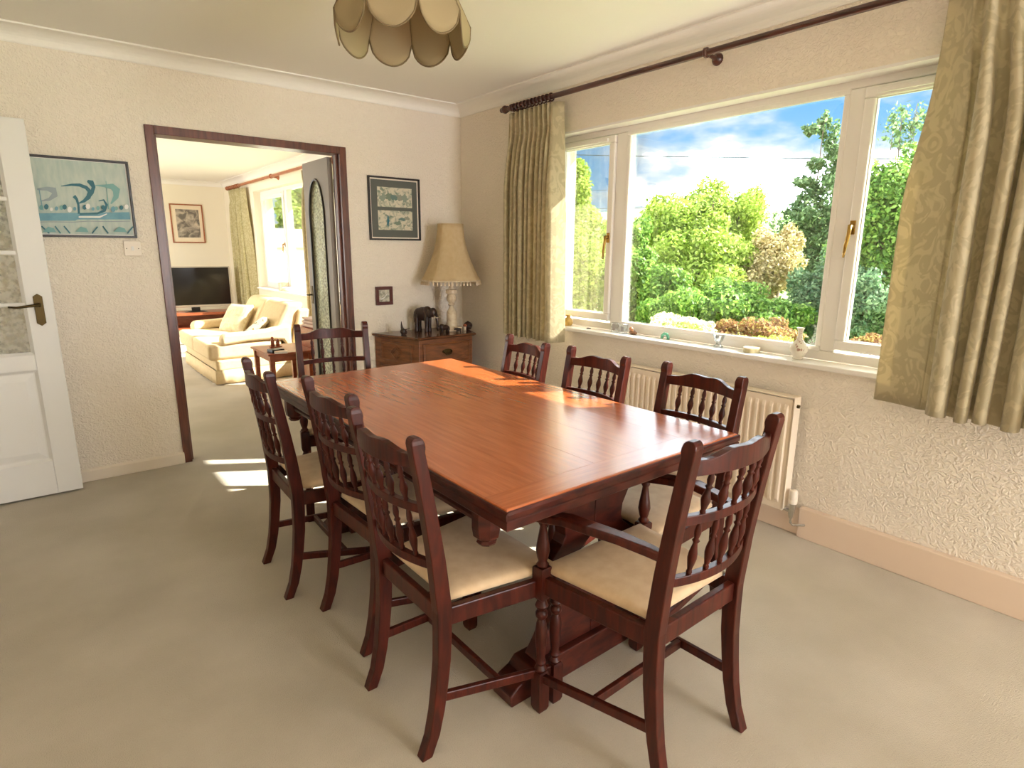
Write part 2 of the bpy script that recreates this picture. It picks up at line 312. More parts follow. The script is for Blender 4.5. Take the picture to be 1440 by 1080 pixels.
# doorway lining with stops and hinges
fr = sempty('trim_6', 'dark mahogany door frame of the wide doorway')
FWD = 0.048
b = MB(); b.box(DXL, DXL + FWD, -0.012, 0.125, 0, DZ); obj('jamb', b, M_mahog, fr, bevel=0.003)
b = MB(); b.box(DXR - FWD, DXR, -0.012, 0.125, 0, DZ); obj('jamb', b, M_mahog, fr, bevel=0.003)
b = MB(); b.box(DXL + FWD, DXR - FWD, -0.012, 0.125, DZ - FWD, DZ); obj('head', b, M_mahog, fr, bevel=0.003)
b = MB(); b.box(DXL + FWD, DXL + FWD + 0.014, 0.03, 0.075, 0, DZ - FWD); obj('door_stop', b, M_mahog, fr, bevel=0.002)
b = MB(); b.box(DXR - FWD - 0.014, DXR - FWD, 0.03, 0.075, 0, DZ - FWD); obj('door_stop', b, M_mahog, fr, bevel=0.002)
for z in (1.78, 1.0, 0.22):
    b = MB(); b.box(DXL + FWD, DXL + FWD + 0.003, 0.08, 0.12, z - 0.045, z + 0.045); b.lathe((DXL + FWD + 0.006, 0.126, z - 0.05), (DXL + FWD + 0.006, 0.126, z + 0.05), [(0, .006), (1, .006)], 8)
    obj('hinge', b, M_brass, fr)
for z in (1.80, 1.0, 0.22):
    b = MB(); b.box(DXR - FWD - 0.003, DXR - FWD, 0.08, 0.12, z - 0.045, z + 0.045)
    obj('hinge', b, M_brass, fr)

# arched glazed leaf of the double door, swung into the lounge
d2 = sempty('door_2', 'grey-brown arched glazed door leaf swung open into the lounge')
LX0, LX1 = DXR - FWD - 0.038, DXR - FWD - 0.002
ly0, ly1, lz0, lz1 = 0.127, 0.615, 0.01, DZ - FWD - 0.008
def archpoly(y0, y1, z0, z1, spring, n=8):
    ym = (y0 + y1) / 2; hw = (y1 - y0) / 2; pts = [(y0, z0), (y1, z0)]
    for k in range(n + 1):
        a = k / n; pts.append((y1 - hw * a ** 1.0 * (0.35 + 0.65 * a), spring + (z1 - spring) * math.sin(a * PI / 2) ** 0.9))
    for k in range(n - 1, -1, -1):
        a = k / n; pts.append((y0 + hw * a * (0.35 + 0.65 * a), spring + (z1 - spring) * math.sin(a * PI / 2) ** 0.9))
    return pts
gy0, gy1, gz0, gzs, gz1 = ly0 + 0.10, ly1 - 0.10, 0.30, 1.62, 1.86
hole = archpoly(gy0, gy1, gz0, gz1, gzs)
# frame mesh: outer outline and hole outline bridged
bmx = bmesh.new()
def ringv(poly, x): return [bmx.verts.new((x, a, c)) for a, c in poly]
nH = len(hole)
ym = (gy0 + gy1) / 2; zm = (gz0 + gz1) / 2
def outer_of(p):
    a, c = p; dy, dz = a - ym, c - zm
    t = min(((ly1 - ym) / abs(dy)) if abs(dy) > 1e-6 else 9e9, ((lz1 - zm) if dz > 0 else (zm - lz0)) / abs(dz) if abs(dz) > 1e-6 else 9e9)
    return (ym + dy * t, zm + dz * t)
dense = []
for k in range(nH):
    p, q = hole[k], hole[(k + 1) % nH]; m = max(1, int(math.dist(p, q) / 0.06))
    for j in range(m): dense.append((p[0] + (q[0] - p[0]) * j / m, p[1] + (q[1] - p[1]) * j / m))
outd = [list(outer_of(p)) for p in dense]
for cy, cz in ((ly0, lz0), (ly1, lz0), (ly0, lz1), (ly1, lz1)):
    k = min(range(len(outd)), key=lambda i: math.dist(outd[i], (cy, cz))); outd[k] = [cy, cz]
A, B2, C2, D2 = ringv(dense, LX0), ringv(outd, LX0), ringv(dense, LX1), ringv(outd, LX1)
n = len(dense)
for k in range(n):
    j = (k + 1) % n
    bmx.faces.new((A[k], A[j], B2[j], B2[k])); bmx.faces.new((C2[k], D2[k], D2[j], C2[j])); bmx.faces.new((A[k], C2[k], C2[j], A[j])); bmx.faces.new((B2[k], B2[j], D2[j], D2[k]))
bmesh.ops.recalc_face_normals(bmx, faces=bmx.faces)
me = bpy.data.meshes.new('leaf_frame'); bmx.to_mesh(me); bmx.free(); me.materials.append(M_grey)
o = bpy.data.objects.new('leaf_frame', me); COL.objects.link(o); o.parent = d2
b = MB(); b.prism(hole, 'x', (LX0 + LX1) / 2 - 0.003, (LX0 + LX1) / 2 + 0.003); obj('pane', b, M_obsc, d2)
b = MB(); loop = [((LX0 - 0.002), a, c) for a, c in dense]; b.tube(loop, 0.009, 6, closed=True); obj('arch_bead', b, M_black, d2)
b = MB(); b.box(LX0 - 0.004, LX0, ly1 - 0.06, ly1 - 0.025, 0.93, 1.07); b.tube([(LX0 - 0.004, ly1 - 0.042, 1.0), (LX0 - 0.045, ly1 - 0.042, 1.0), (LX0 - 0.05, ly1 - 0.10, 1.0)], 0.007); obj('door_handle', b, M_brass, d2)

# white half-glazed door standing open along the back wall
d1 = sempty('door_1', 'white half-glazed panelled door folded back towards the back wall')
dx0, dx1, dyf, dyb = -3.487, -2.727, -0.150, -0.110
b = MB(); st = 0.115
def dbox(x0, x1, z0, z1, n='stile'): obj(n, MB().box(x0, x1, dyf, dyb, z0, z1), M_white, d1, bevel=0.003)
dbox(dx0, dx0 + st, 0.012, 1.985); dbox(dx1 - st, dx1, 0.012, 1.985)
dbox(dx0 + st, dx1 - st, 0.012, 0.205, 'bottom_rail'); dbox(dx0 + st, dx1 - st, 0.715, 0.80, 'lock_rail'); dbox(dx0 + st, dx1 - st, 1.86, 1.985, 'top_rail')
# raised panel
px0, px1, pz0, pz1 = dx0 + st, dx1 - st, 0.205, 0.715
rings = []
for ins, y in ((0, dyf + 0.001), (0.014, dyf + 0.014), (0.02, dyf + 0.014), (0.055, dyf + 0.004), (0.06, dyf + 0.004)):
    rings.append([(px0 + ins, y, pz0 + ins), (px1 - ins, y, pz0 + ins), (px1 - ins, y, pz1 - ins), (px0 + ins, y, pz1 - ins)])
rings.insert(0, [(x, dyb - 0.005, z) for x, y, z in rings[0]])
b = MB(); b.loft(rings); obj('raised_panel', b, M_white, d1)
# glazing bars and panes: 2 wide, 4 high
zs = [0.80, 1.065, 1.33, 1.595, 1.86]; xm = (px0 + px1) / 2
for z in zs[1:-1]: obj('glazing_bar', MB().box(px0, px1, dyf + 0.004, dyb - 0.004, z - 0.011, z + 0.011), M_white, d1, bevel=0.004)
obj('glazing_bar', MB().box(xm - 0.011, xm + 0.011, dyf + 0.003, dyb - 0.003, 0.80, 1.86), M_white, d1, bevel=0.004)
for i in range(4):
    for a, c in ((px0, xm), (xm, px1)): obj('pane', MB().box(a + 0.002, c - 0.002, -0.132, -0.128, zs[i], zs[i + 1]), M_doorglass, d1)
for a in (0, 1):
    x = px1 if a else px0; s = -1 if a else 1
    obj('glazing_bead', MB().prism([(x, dyf), (x + s * 0.014, dyf + 0.012), (x, dyf + 0.012)], 'z', 0.80, 1.86), M_white, d1)
obj('glazing_bead', MB().prism([(dyf, 0.80), (dyf + 0.012, 0.814), (dyf + 0.012, 0.80)], 'x', px0, px1), M_white, d1)
hx, hz = -2.79, 1.05
b = MB(); b.prism([(hx - 0.02, hz - 0.085), (hx, hz - 0.1), (hx + 0.02, hz - 0.085), (hx + 0.02, hz + 0.055), (hx, hz + 0.07), (hx - 0.02, hz + 0.055)], 'y', dyf - 0.006, dyf); hp = obj('handle_plate', b, M_brass, d1, bevel=0.002)
b = MB(); b.lathe((hx, dyf, hz + 0.012), (hx, dyf - 0.045, hz + 0.012), [(0, .012), (.3, .009), (1, .01)]); b.tube([(hx, dyf - 0.045, hz + 0.012), (hx - 0.04, dyf - 0.05, hz + 0.01), (hx - 0.09, dyf - 0.048, hz + 0.004), (hx - 0.125, dyf - 0.042, hz + 0.008)], [0.008, 0.007, 0.006, 0.005]); obj('lever', b, M_brass, hp, smooth=True)

# ================================================================== WINDOWS
def ringframe(b, x0, x1, y0, y1, z0, z1, w):
    b.box(x0, x1, y0, y1, z0, z0 + w); b.box(x0, x1, y0, y1, z1 - w, z1); b.box(x0, x1, y0, y0 + w, z0 + w, z1 - w); b.box(x0, x1, y1 - w, y1, z0 + w, z1 - w)
w1 = sempty('window_1', 'white three-light dining window onto the garden')
fx0, fx1 = 0.10, 0.17; ZS = 0.857
b = MB(); ringframe(b, fx0, fx1, WY0, WY1, ZS, WZ1, 0.045); obj('outer_frame', b, M_upvc, w1, bevel=0.005)
for y0, y1 in ((-1.645, -1.555), (-2.965, -2.895)): obj('mullion', MB().box(fx0, fx1, y0, y1, ZS + 0.045, WZ1 - 0.045), M_upvc, w1, bevel=0.006)
def sash(win, y0, y1, z0, z1, x0, w, hy, hz, vent=True):
    b = MB(); ringframe(b, x0, x0 + 0.055, y0, y1, z0, z1, w); s = obj('sash', b, M_upvc, win, bevel=0.007)
    obj('pane', MB().box(x0 + 0.028, x0 + 0.034, y0 + w - 0.004, y1 - w + 0.004, z0 + w - 0.004, z1 - w + 0.004), M_glass, win)
    b = MB(); ringframe(b, x0 + 0.018, x0 + 0.026, y0 + w - 0.008, y1 - w + 0.008, z0 + w - 0.008, z1 - w + 0.008, 0.012); obj('glazing_gasket', b, M_black if False else M_upvc, win)
    b = MB(); b.box(x0 - 0.006, x0, hy - 0.012, hy + 0.012, hz + 0.0, hz + 0.06)
    h = obj('handle_plate', b, M_gold, win, bevel=0.002)
    b = MB(); b.lathe((x0 - 0.004, hy, hz + 0.035), (x0 - 0.03, hy, hz + 0.035), [(0, .011), (1, .009)])
    b.tube([(x0 - 0.03, hy, hz + 0.04), (x0 - 0.033, hy, hz), (x0 - 0.036, hy + 0.006, hz - 0.05), (x0 - 0.03, hy + 0.012, hz - 0.10)], [0.009, 0.009, 0.008, 0.005]); obj('window_handle', b, M_gold, h, smooth=True)
    if vent: obj('trickle_vent', MB().box(x0 - 0.014, x0, y0 + 0.05, y1 - 0.05, z1 - 0.035, z1 - 0.015), M_upvc, win, bevel=0.004)
sash(w1, -1.555, -1.065, ZS + 0.06, 2.05, 0.082, 0.045, -1.532, 1.41)
sash(w1, -3.455, -2.965, ZS + 0.06, 2.05, 0.082, 0.045, -2.985, 1.44)
b = MB(); ringframe(b, 0.095, 0.115, -2.9, -1.64, ZS + 0.04, WZ1 - 0.04, 0.026); obj('glazing_bead', b, M_upvc, w1, bevel=0.006)
obj('pane', MB().box(0.125, 0.131, -2.9, -1.64, ZS + 0.045, WZ1 - 0.045), M_glass, w1)
obj('window_sill', MB().box(-0.032, 0.10, WY0, WY1 + 0.0, WZ0, ZS), M_upvc, w1, bevel=0.006)
obj('head_lining', MB().box(0.0, 0.10, WY0, WY1, WZ1 - 0.012, WZ1), M_upvc, w1)
obj('outer_sill', MB().box(0.17, 0.34, WY0, WY1, WZ0 - 0.03, WZ0 + 0.02), M_upvc, w1, bevel=0.005)

w2 = sempty('window_2', 'white lounge window seen through the doorway')
b = MB(); ringframe(b, 0.10, 0.17, LY0, LY1, LZ0, LZ1, 0.05); obj('outer_frame', b, M_upvc, w2, bevel=0.005)
for y0, y1 in ((4.44, 4.54), (3.62, 3.70)): obj('mullion', MB().box(0.10, 0.17, y0, y1, LZ0 + 0.05, LZ1 - 0.05), M_upvc, w2, bevel=0.005)
sash(w2, 4.54, 5.56, LZ0 + 0.05, LZ1 - 0.05, 0.082, 0.07, 4.585, 1.38)
obj('pane', MB().box(0.125, 0.131, 3.69, 4.45, LZ0 + 0.045, LZ1 - 0.045), M_glass, w2)
obj('pane', MB().box(0.125, 0.131, LY0 + 0.04, 3.63, LZ0 + 0.045, LZ1 - 0.045), M_glass, w2)
obj('window_sill', MB().box(-0.06, 0.10, LY0, LY1, LZ0 - 0.0, LZ0 + 0.025), M_upvc, w2, bevel=0.006)

w4 = sempty('window_3', 'white second lounge window behind the arched door')
b = MB(); ringframe(b, 0.10, 0.17, NY0, NY1, LZ0, LZ1, 0.05); obj('outer_frame', b, M_upvc, w4, bevel=0.005)
obj('mullion', MB().box(0.10, 0.17, 2.00, 2.06, LZ0 + 0.05, LZ1 - 0.05), M_upvc, w4, bevel=0.005)
for a, c in ((NY0 + 0.04, 2.01), (2.05, NY1 - 0.04)): obj('pane', MB().box(0.125, 0.131, a, c, LZ0 + 0.045, LZ1 - 0.045), M_glass, w4)
obj('window_sill', MB().box(-0.06, 0.10, NY0, NY1, LZ0, LZ0 + 0.025), M_upvc, w4, bevel=0.006)
# frame of the second window further along the same wall, and the eaves that shade the windows
b = MB(); b.prism([(0.28, 2.42), (0.72, 2.345), (0.72, 2.50), (0.28, 2.60)], 'y', YR - 1.0, YF + 1.0)
struct('trim_7', b, M_white, 'roof eaves above the windows')

# ================================================================== DINING TABLE
TX0, TX1, TY0, TY1, TZ = -1.985, -0.967, -3.130, -1.315, 0.75
TCX, TCY = (TX0 + TX1) / 2, (TY0 + TY1) / 2
tab = thing('dining_table', 'long reddish-brown refectory dining table with trestle ends', 'table', (TCX, TCY, 0))
hx_, hy_ = (TX1 - TX0) / 2, (TY1 - TY0) / 2
def slab(x0, x1, y0, y1, z0, z1, ch=0.006):
    b = MB(); r = []
    for ins, z in ((0.002, z0), (0, z0 + 0.003), (0, z1 - ch * 1.2), (ch * 0.6, z1 - ch * 0.35), (ch * 1.5, z1)):
        r.append([(x0 + ins, y0 + ins, z), (x1 - ins, y0 + ins, z), (x1 - ins, y1 - ins, z), (x0 + ins, y1 - ins, z)])
    return b.loft(r)
EW = 0.10
npl = 5; xs = [-hx_ + 2 * hx_ * k / npl for k in range(npl + 1)]
for k in range(npl):
    x0, x1 = xs[k], xs[k + 1]; b = MB(); e0 = 0.006 if k == 0 else 0; e1 = 0.006 if k == npl - 1 else 0
    r = []
    for z, a in ((TZ - 0.026, 0.002), (TZ - 0.008, 0.0), (TZ - 0.002, 0.45), (TZ, 1.3)):
        i0 = e0 * a + (0.0003 if not e0 else 0) ; i1 = e1 * a + (0.0003 if not e1 else 0)
        r.append([(x0 + i0, -hy_ + EW, z), (x1 - i1, -hy_ + EW, z), (x1 - i1, hy_ - EW, z), (x0 + i0, hy_ - EW, z)])
    obj('top_plank', b.loft(r), M_table, tab)
for s in (-1, 1):
    r = []
    for z, ins in ((TZ - 0.026, 0.001), (TZ - 0.008, 0), (TZ - 0.002, 0.003), (TZ, 0.008)):
        ya, yb = s * (hy_ - EW + 0.0004), s * (hy_ - ins); y0, y1 = min(ya, yb), max(ya, yb)
        r.append([(-hx_ + ins, y0, z), (hx_ - ins, y0, z), (hx_ - ins, y1, z), (-hx_ + ins, y1, z)])
    obj('breadboard_end', MB().loft(r), M_tabend, tab)
for s in (-1, 1):
    pr = [(hx_ - 0.0005, TZ - 0.026), (hx_ + 0.005, TZ - 0.026), (hx_ + 0.006, TZ - 0.012), (hx_ + 0.003, TZ - 0.006), (hx_ - 0.0005, TZ - 0.004)]
    obj('edge_moulding', MB().prism([(s * a, z) for a, z in pr], 'y', -hy_ - 0.005, hy_ + 0.005), M_tdark, tab)
    pr = [(a - hx_ + hy_, z) for a, z in pr]
    obj('edge_moulding', MB().prism([(s * a, z) for a, z in pr], 'x', -hx_ - 0.0, hx_ + 0.0), M_tdark, tab)
for s in (-1, 1):
    y0, y1 = sorted((s * 0.003, s * (hy_ + 0.004)))
    obj('draw_leaf', slab(-hx_ - 0.003, hx_ + 0.003, y0, y1, 0.695, 0.7225, 0.004), M_tdark, tab)
ax, ay = hx_ - 0.045, hy_ - 0.155
for s in (-1, 1):
    pr = [(s * ax, 0.635), (s * (ax - 0.022), 0.635), (s * (ax - 0.022), 0.694), (s * (ax + 0.006), 0.694), (s * (ax + 0.006), 0.682), (s * ax, 0.676), (s * ax, 0.655), (s * (ax + 0.005), 0.65), (s * (ax + 0.005), 0.64)]
    obj('long_apron', MB().prism(pr, 'y', -ay, ay), M_tdark, tab)
    obj('end_apron', MB().box(-ax + 0.02, ax - 0.02, s * ay - 0.011, s * ay + 0.011, 0.635, 0.694), M_tdark, tab, bevel=0.003)
for sx in (-1, 1):
    for sy in (-1, 1):
        cx, cy = sx * (ax - 0.008), sy * (ay + 0.0)
        def oct_(r, z): return [(cx + r * math.cos(PI / 8 + k * PI / 4), cy + r * math.sin(PI / 8 + k * PI / 4), z) for k in range(8)]
        obj('corner_pendant', MB().loft([oct_(0.012, 0.582), oct_(0.024, 0.585), oct_(0.029, 0.592), oct_(0.024, 0.598), oct_(0.037, 0.610), oct_(0.041, 0.635), oct_(0.041, 0.694)]), M_tdark, tab)
TRY = 0.70
prof = [(0.694, 0.30), (0.655, 0.29), (0.625, 0.22), (0.60, 0.18), (0.571, 0.158), (0.53, 0.135), (0.49, 0.130), (0.465, 0.142), (0.44, 0.172), (0.425, 0.187), (0.40, 0.192), (0.37, 0.188), (0.355, 0.165), (0.32, 0.17), (0.27, 0.18), (0.20, 0.19), (0.15, 0.215), (0.10, 0.25)]
hol = [(0.47, 0.004), (0.445, 0.03), (0.415, 0.068), (0.375, 0.078), (0.345, 0.06), (0.315, 0.03), (0.30, 0.004)]
for sy in (-1, 1):
    yc = sy * TRY
    for sx in (-1, 1):      # the two mirrored boards of a trestle with the pierced centre
        inner = [(sx * 0.0005, 0.10)] + [(sx * w, z) for z, w in reversed(hol)] + [(sx * 0.0005, 0.694)]
        outer = [(sx * w, z) for z, w in prof]
        # strips by height to keep the concave board valid
        zz = sorted(set([z for z, w in prof] + [z for z, w in hol])); b = MB(); rg = []
        pin = sorted([(z, w) for z, w in prof]); hin = sorted([(z, w) for z, w in hol])
        for z in zz:
            wo_ = interp(pin, z); wi_ = interp([(0, 0.0005), (0.299, 0.0005)] + hin + [(0.471, 0.0005), (1, 0.0005)], z)
            rg.append([(sx * wi_, yc - 0.026, z), (sx * wo_, yc - 0.026, z), (sx * wo_, yc + 0.026, z), (sx * wi_, yc + 0.026, z)])
        obj('trestle_board', b.loft(rg), M_tdark, tab, bevel=0.003)
    ft = [(-0.36, 0.0), (-0.33, 0.0), (-0.30, 0.0), (0.30, 0.0), (0.33, 0.0), (0.36, 0.0), (0.365, 0.04), (0.335, 0.062), (0.30, 0.075), (0.275, 0.099), (-0.275, 0.099), (-0.30, 0.075), (-0.335, 0.062), (-0.365, 0.04)]
    obj('sled_foot', MB().prism(ft, 'y', yc - 0.048, yc + 0.048), M_tdark, tab, bevel=0.005)

# ================================================================== CHAIRS
POST = [(0.0, 0.0), (0.03, 0.018), (0.15, 0.045), (0.30, 0.062), (0.43, 0.064), (0.60, 0.046), (0.78, 0.018), (0.90, -0.004), (1.0, -0.02)]
def make_chair(name, label, group, arms=False, H=0.925, hw=0.172):
    t = thing(name, label, 'chair', group=group)
    k = H / 0.925
    yp = lambda z: interp(POST, z / k)
    def postx(z): return interp([(0, hw - 0.003), (0.45, hw), (1, hw + 0.003)], z)
    zs = [0, 0.06, 0.13, 0.2, 0.28, 0.36, 0.43, 0.5, 0.58, 0.66, 0.74, 0.82, 0.885]
    for s in (-1, 1):
        b = MB(); st = []
        for z in zs:
            z *= k; hd = interp([(0, 0.016), (0.3, 0.021), (0.45, 0.023), (0.8, 0.0175), (1, 0.016)], z); wd = 0.0165
            st.append(((s * postx(z), yp(z), z), Vector((wd, 0, 0)), Vector((0, hd, 0))))
        for dz, hd in ((0.012, 0.0185), (0.022, 0.0185), (0.032, 0.0165), (0.037, 0.012), (0.04, 0.006)):   # rounded ear
            z = 0.885 * k + dz; st.append(((s * postx(z), yp(z) + 0.002, z), Vector((0.0165 if dz < 0.03 else 0.015, 0, 0)), Vector((0, hd, 0))))
        obj('rear_leg', b.bar(st), M_chair, t, bevel=0.003, seg=2)
    ix = hw - 0.014; BOW = 0.036
    def rail(nm, zb, zt, thick, zt_f=None):
        b = MB(); st = []
        for j in range(21):
            u = -1 + 2 * j / 20; zb_ = zb; zt_ = zt + (zt_f(u) if zt_f else 0); zm_ = (zb_ + zt_) / 2
            st.append(((u * ix, yp(zm_) - BOW * (1 - u * u), zm_), Vector((0, thick, 0)), Vector((0, 0, (zt_ - zb_) / 2))))
        return obj(nm, b.bar(st), M_chair, t, bevel=0.002)
    serp = lambda u: 0.019 * smoothstep(0.82, 0.34, abs(u)) - 0.004 * smoothstep(0.3, 0.0, abs(u)) if abs(u) < 0.82 else 0.0
    serp2 = lambda u: 0.019 * (1 - smoothstep(0.34, 0.82, abs(u))) - 0.004 * (1 - smoothstep(0.0, 0.3, abs(u)))
    z_t0, z_t1, z_m0, z_m1, z_l0, z_l1 = 0.838 * k, 0.874 * k, 0.712 * k, 0.735 * k, 0.548 * k, 0.572 * k
    rail('top_rail', z_t0, z_t1, 0.010, serp2); rail('middle_rail', z_m0, z_m1, 0.010); rail('lower_rail', z_l0, z_l1, 0.010)
    SPF = [(0, .0055), (.06, .0075), (.1, .0055), (.2, .0085), (.32, .0115), (.42, .0105), (.55, .0065), (.6, .0055), (.64, .0095), (.68, .0055), (.78, .0085), (.86, .0075), (.94, .0052), (1, .005)]
    for za, zb in ((z_m1 - 0.003, z_t0 + 0.003), (z_l1 - 0.003, z_m0 + 0.003)):
        for j in range(5):
            u = (j - 2) * 0.33; y0 = yp(za) - BOW * (1 - u * u); y1 = yp(zb) - BOW * (1 - u * u)
            obj('spindle', MB().lathe((u * ix, y0, za), (u * ix, y1, zb), SPF, 10), M_chair, t, smooth=True)
    # seat frame
    fw, fy, ry = 0.228, 0.425, 0.064; zr0, zr1 = 0.382 * k, 0.436 * k
    def railbar(nm, p, q, hw_, z0=zr0, z1=zr1):
        p, q = Vector(p), Vector(q); d = (q - p).normalized(); sd_ = Vector((-d.y, d.x, 0)) * hw_; zc_ = Vector((0, 0, (z0 + z1) / 2)); up = Vector((0, 0, (z1 - z0) / 2))
        return obj(nm, MB().bar([(p + zc_, sd_, up), (q + zc_, sd_, up)]), M_chair, t, bevel=0.004)
    railbar('front_seat_rail', (-fw + 0.015, fy, 0), (fw - 0.015, fy, 0), 0.011)
    railbar('rear_seat_rail', (-hw + 0.012, ry, 0), (hw - 0.012, ry, 0), 0.011)
    for s in (-1, 1): railbar('side_seat_rail', (s * (hw + 0.002), ry + 0.015, 0), (s * (fw - 0.002), fy - 0.012, 0), 0.011)
    # cushion
    def outline(ins, z, crown=0):
        pts = []; y0, y1 = ry + 0.026 + ins, fy + 0.008 - ins
        cor = [(-hw + 0.008 + ins, y0), (hw - 0.008 - ins, y0), (fw - 0.010 - ins, y1), (-fw + 0.010 + ins, y1)]
        for a in range(4):
            p, q = cor[a], cor[(a + 1) % 4]
            for j in range(6):
                u = j / 6; bul = 0.004 * math.sin(PI * u)
                pts.append((p[0] + (q[0] - p[0]) * u, p[1] + (q[1] - p[1]) * u, z))
        return pts
    z0 = zr1 + 0.001
    obj('seat_pad', MB().loft([outline(0.006, z0), outline(0.0, z0 + 0.006), outline(0.0, z0 + 0.015), outline(0.004, z0 + 0.023), outline(0.014, z0 + 0.029), outline(0.05, z0 + 0.034), outline(0.11, z0 + 0.037)]), M_seat, t, smooth=True)
    # front legs
    for s in (-1, 1):
        c = (s * fw, fy); b = MB()
        sq = lambda r, z: [(c[0] - r, c[1] - r, z), (c[0] + r, c[1] - r, z), (c[0] + r, c[1] + r, z), (c[0] - r, c[1] + r, z)]
        b.loft([sq(0.015, 0), sq(0.019, 0.012), sq(0.0195, 0.125), sq(0.015, 0.135)])
        top = 0.462 * k if arms else 0.438 * k
        b.loft([sq(0.014, 0.362 * k), sq(0.0205, 0.375 * k), sq(0.0205, top - 0.004), sq(0.018, top)])
        za, zb = 0.132, 0.366 * k
        pr = [(0, .013), (.05, .019), (.1, .012), (.14, .017), (.19, .0125), (.35, .016), (.55, .019), (.66, .0155), (.72, .011), (.76, .018), (.81, .018), (.84, .012), (.90, .020), (.96, .014), (1, .013)]
        b.lathe((c[0], c[1], za), (c[0], c[1], zb), pr, 12)
        leg = obj('front_leg', b, M_chair, t, smooth='auto')
        if arms:
            b = MB(); b.lathe((c[0], c[1], top - 0.002), (c[0], c[1], 0.626), [(0, .013), (.06, .019), (.12, .012), (.2, .016), (.35, .0205), (.5, .018), (.75, .012), (.86, .010), (.92, .015), (1, .012)], 12)
            obj('arm_support', b, M_chair, t, smooth=True)
    # stretchers
    def stretch(nm, p, q): 
        p, q = Vector(p), Vector(q); d = (q - p).normalized(); sd_ = Vector((-d.y, d.x, 0)).normalized() * 0.008; up = Vector((0, 0, 0.014))
        obj(nm, MB().bar([(p, sd_, up), (q, sd_, up)]), M_chair, t, bevel=0.003)
    for s in (-1, 1): stretch('side_stretcher', (s * (hw - 0.001), yp(0.16) + 0.012, 0.165), (s * fw, fy - 0.01, 0.115))
    stretch('cross_stretcher', (-(hw + fw) / 2 + 0.008, 0.235, 0.140), ((hw + fw) / 2 - 0.008, 0.235, 0.140))
    if arms:
        for s in (-1, 1):
            b = MB(); st = []
            for u, x, y, z, w, h in ((0, hw + 0.004, 0.055, 0.652, .012, .013), (.1, hw + .012, .085, .658, .015, .013), (.3, hw + .032, .16, .667, .020, .012), (.5, hw + .05, .24, .668, .023, .012), (.7, fw + .0, .33, .657, .025, .0125), (.85, fw + .006, .40, .642, .026, .013), (.95, fw + .006, .438, .634, .026, .0125), (1, fw + .006, .450, .629, .022, .010)):
                st.append(((s * x, y, z * 1.0), Vector((w, 0, 0)), Vector((0, 0, h))))
            obj('arm', b.bar(st), M_chair, t, bevel=0.006, seg=3)
    return t
G = 'dining chairs around the table'
arm = make_chair('carver_chair', 'dark wooden carver chair with open arms at the near table end', G, arms=True, H=0.96, hw=0.18)
arm.location = (-1.535, -3.445, 0); arm.rotation_euler.z = math.radians(0.8)
arm2 = copy_tree(arm); arm2.location = (-1.530, -0.968, 0); arm2.rotation_euler.z = math.radians(167.4)
arm2['label'] = 'reddish-brown spindle-back chair at the far table end, backing onto the doorway'
c0 = make_chair('dining_chair', 'dark wooden spindle-back dining chair nearest the camera on the doorway side', G)
SP = [((-2.133, -2.790), -90.2, 'dark spindle-back dining chair nearest the camera on the white-door side of the table'),
      ((-2.080, -2.292), -88.2, 'dark spindle-back dining chair in the middle of the white-door side of the table'),
      ((-2.162, -1.790), -92.5, 'dark spindle-back dining chair on the white-door side of the table, closest to the doorway'),
      ((-0.880, -1.883), 81.5, 'dark spindle-back dining chair under the left green curtain on the window side'),
      ((-0.872, -2.364), 86.8, 'dark spindle-back dining chair on the window side, between two others'),
      ((-0.850, -2.890), 85.2, 'dark spindle-back dining chair in front of the radiator, nearest its valve')]
for i, (p, a, lab) in enumerate(SP):
    o = c0 if i == 0 else copy_tree(c0)
    o.location = (p[0], p[1], 0); o.rotation_euler.z = math.radians(a); o['label'] = lab

# ================================================================== CURTAINS
def curtain_mesh(path_top, path_bot, z0, z1, zpin, amp_top, amp_bot, nf, flap=None, n=260, m=34, jit=3):
    # path: plan poly (x,y); folds displaced in x; flap: list of plan offsets at the leading edge
    rnd = random.Random(jit); ph = [rnd.uniform(-0.5, 0.5) for _ in range(nf + 2)]; am = [rnd.uniform(0.75, 1.2) for _ in range(nf + 2)]
    rows = []
    for j in range(m):
        v = j / (m - 1); z = z1 + (z0 - z1) * v; row = []
        for i in range(n):
            u = i / (n - 1)
            w = smoothstep(0.0, 0.35, v)
            pt = path_top(u); pb = path_bot(u); x = pt[0] + (pb[0] - pt[0]) * w; y = pt[1] + (pb[1] - pt[1]) * w
            k = u * nf; ki = int(min(k, nf - 1)); loc = k - ki
            pinch = math.exp(-((z - zpin) / 0.05) ** 2)
            a = (amp_top + (amp_bot - amp_top) * w) * (1 - 0.55 * pinch) * (am[ki] * (1 - loc) + am[ki + 1] * loc)
            th = 2 * PI * (k + 0.16 * math.sin(2 * PI * (k * 0.37 + 0.2 * v)) * w)
            x += a * math.sin(th) + 0.25 * a * math.sin(2 * th + 1) * w; y += 0.35 * a * math.sin(2 * th) * w
            row.append((x, y, z + 0.006 * math.sin(th * 0.5) * v))
        rows.append(row)
    return rows
def build_curtain(name, label, rows, m, lead=None, group=None):
    t = thing(name, label, 'curtain', (rows[0][0][0], rows[0][0][1], rows[-1][0][2]), group=group)
    ox, oy, oz = t.location
    rel = [[(p[0] - ox, p[1] - oy, p[2] - oz) for p in r] for r in rows]
    b = MB(); b.grid(rel, len(rel), len(rel[0])); obj('pleated_drop', b, m, t, smooth=True, solid=0.003)
    if lead: 
        lr = [[(p[0] - ox, p[1] - oy, p[2] - oz) for p in r] for r in lead]
        b = MB(); b.grid(lr, len(lr), len(lr[0])); obj('leading_edge', b, m, t, smooth=True, solid=0.003)
    return t
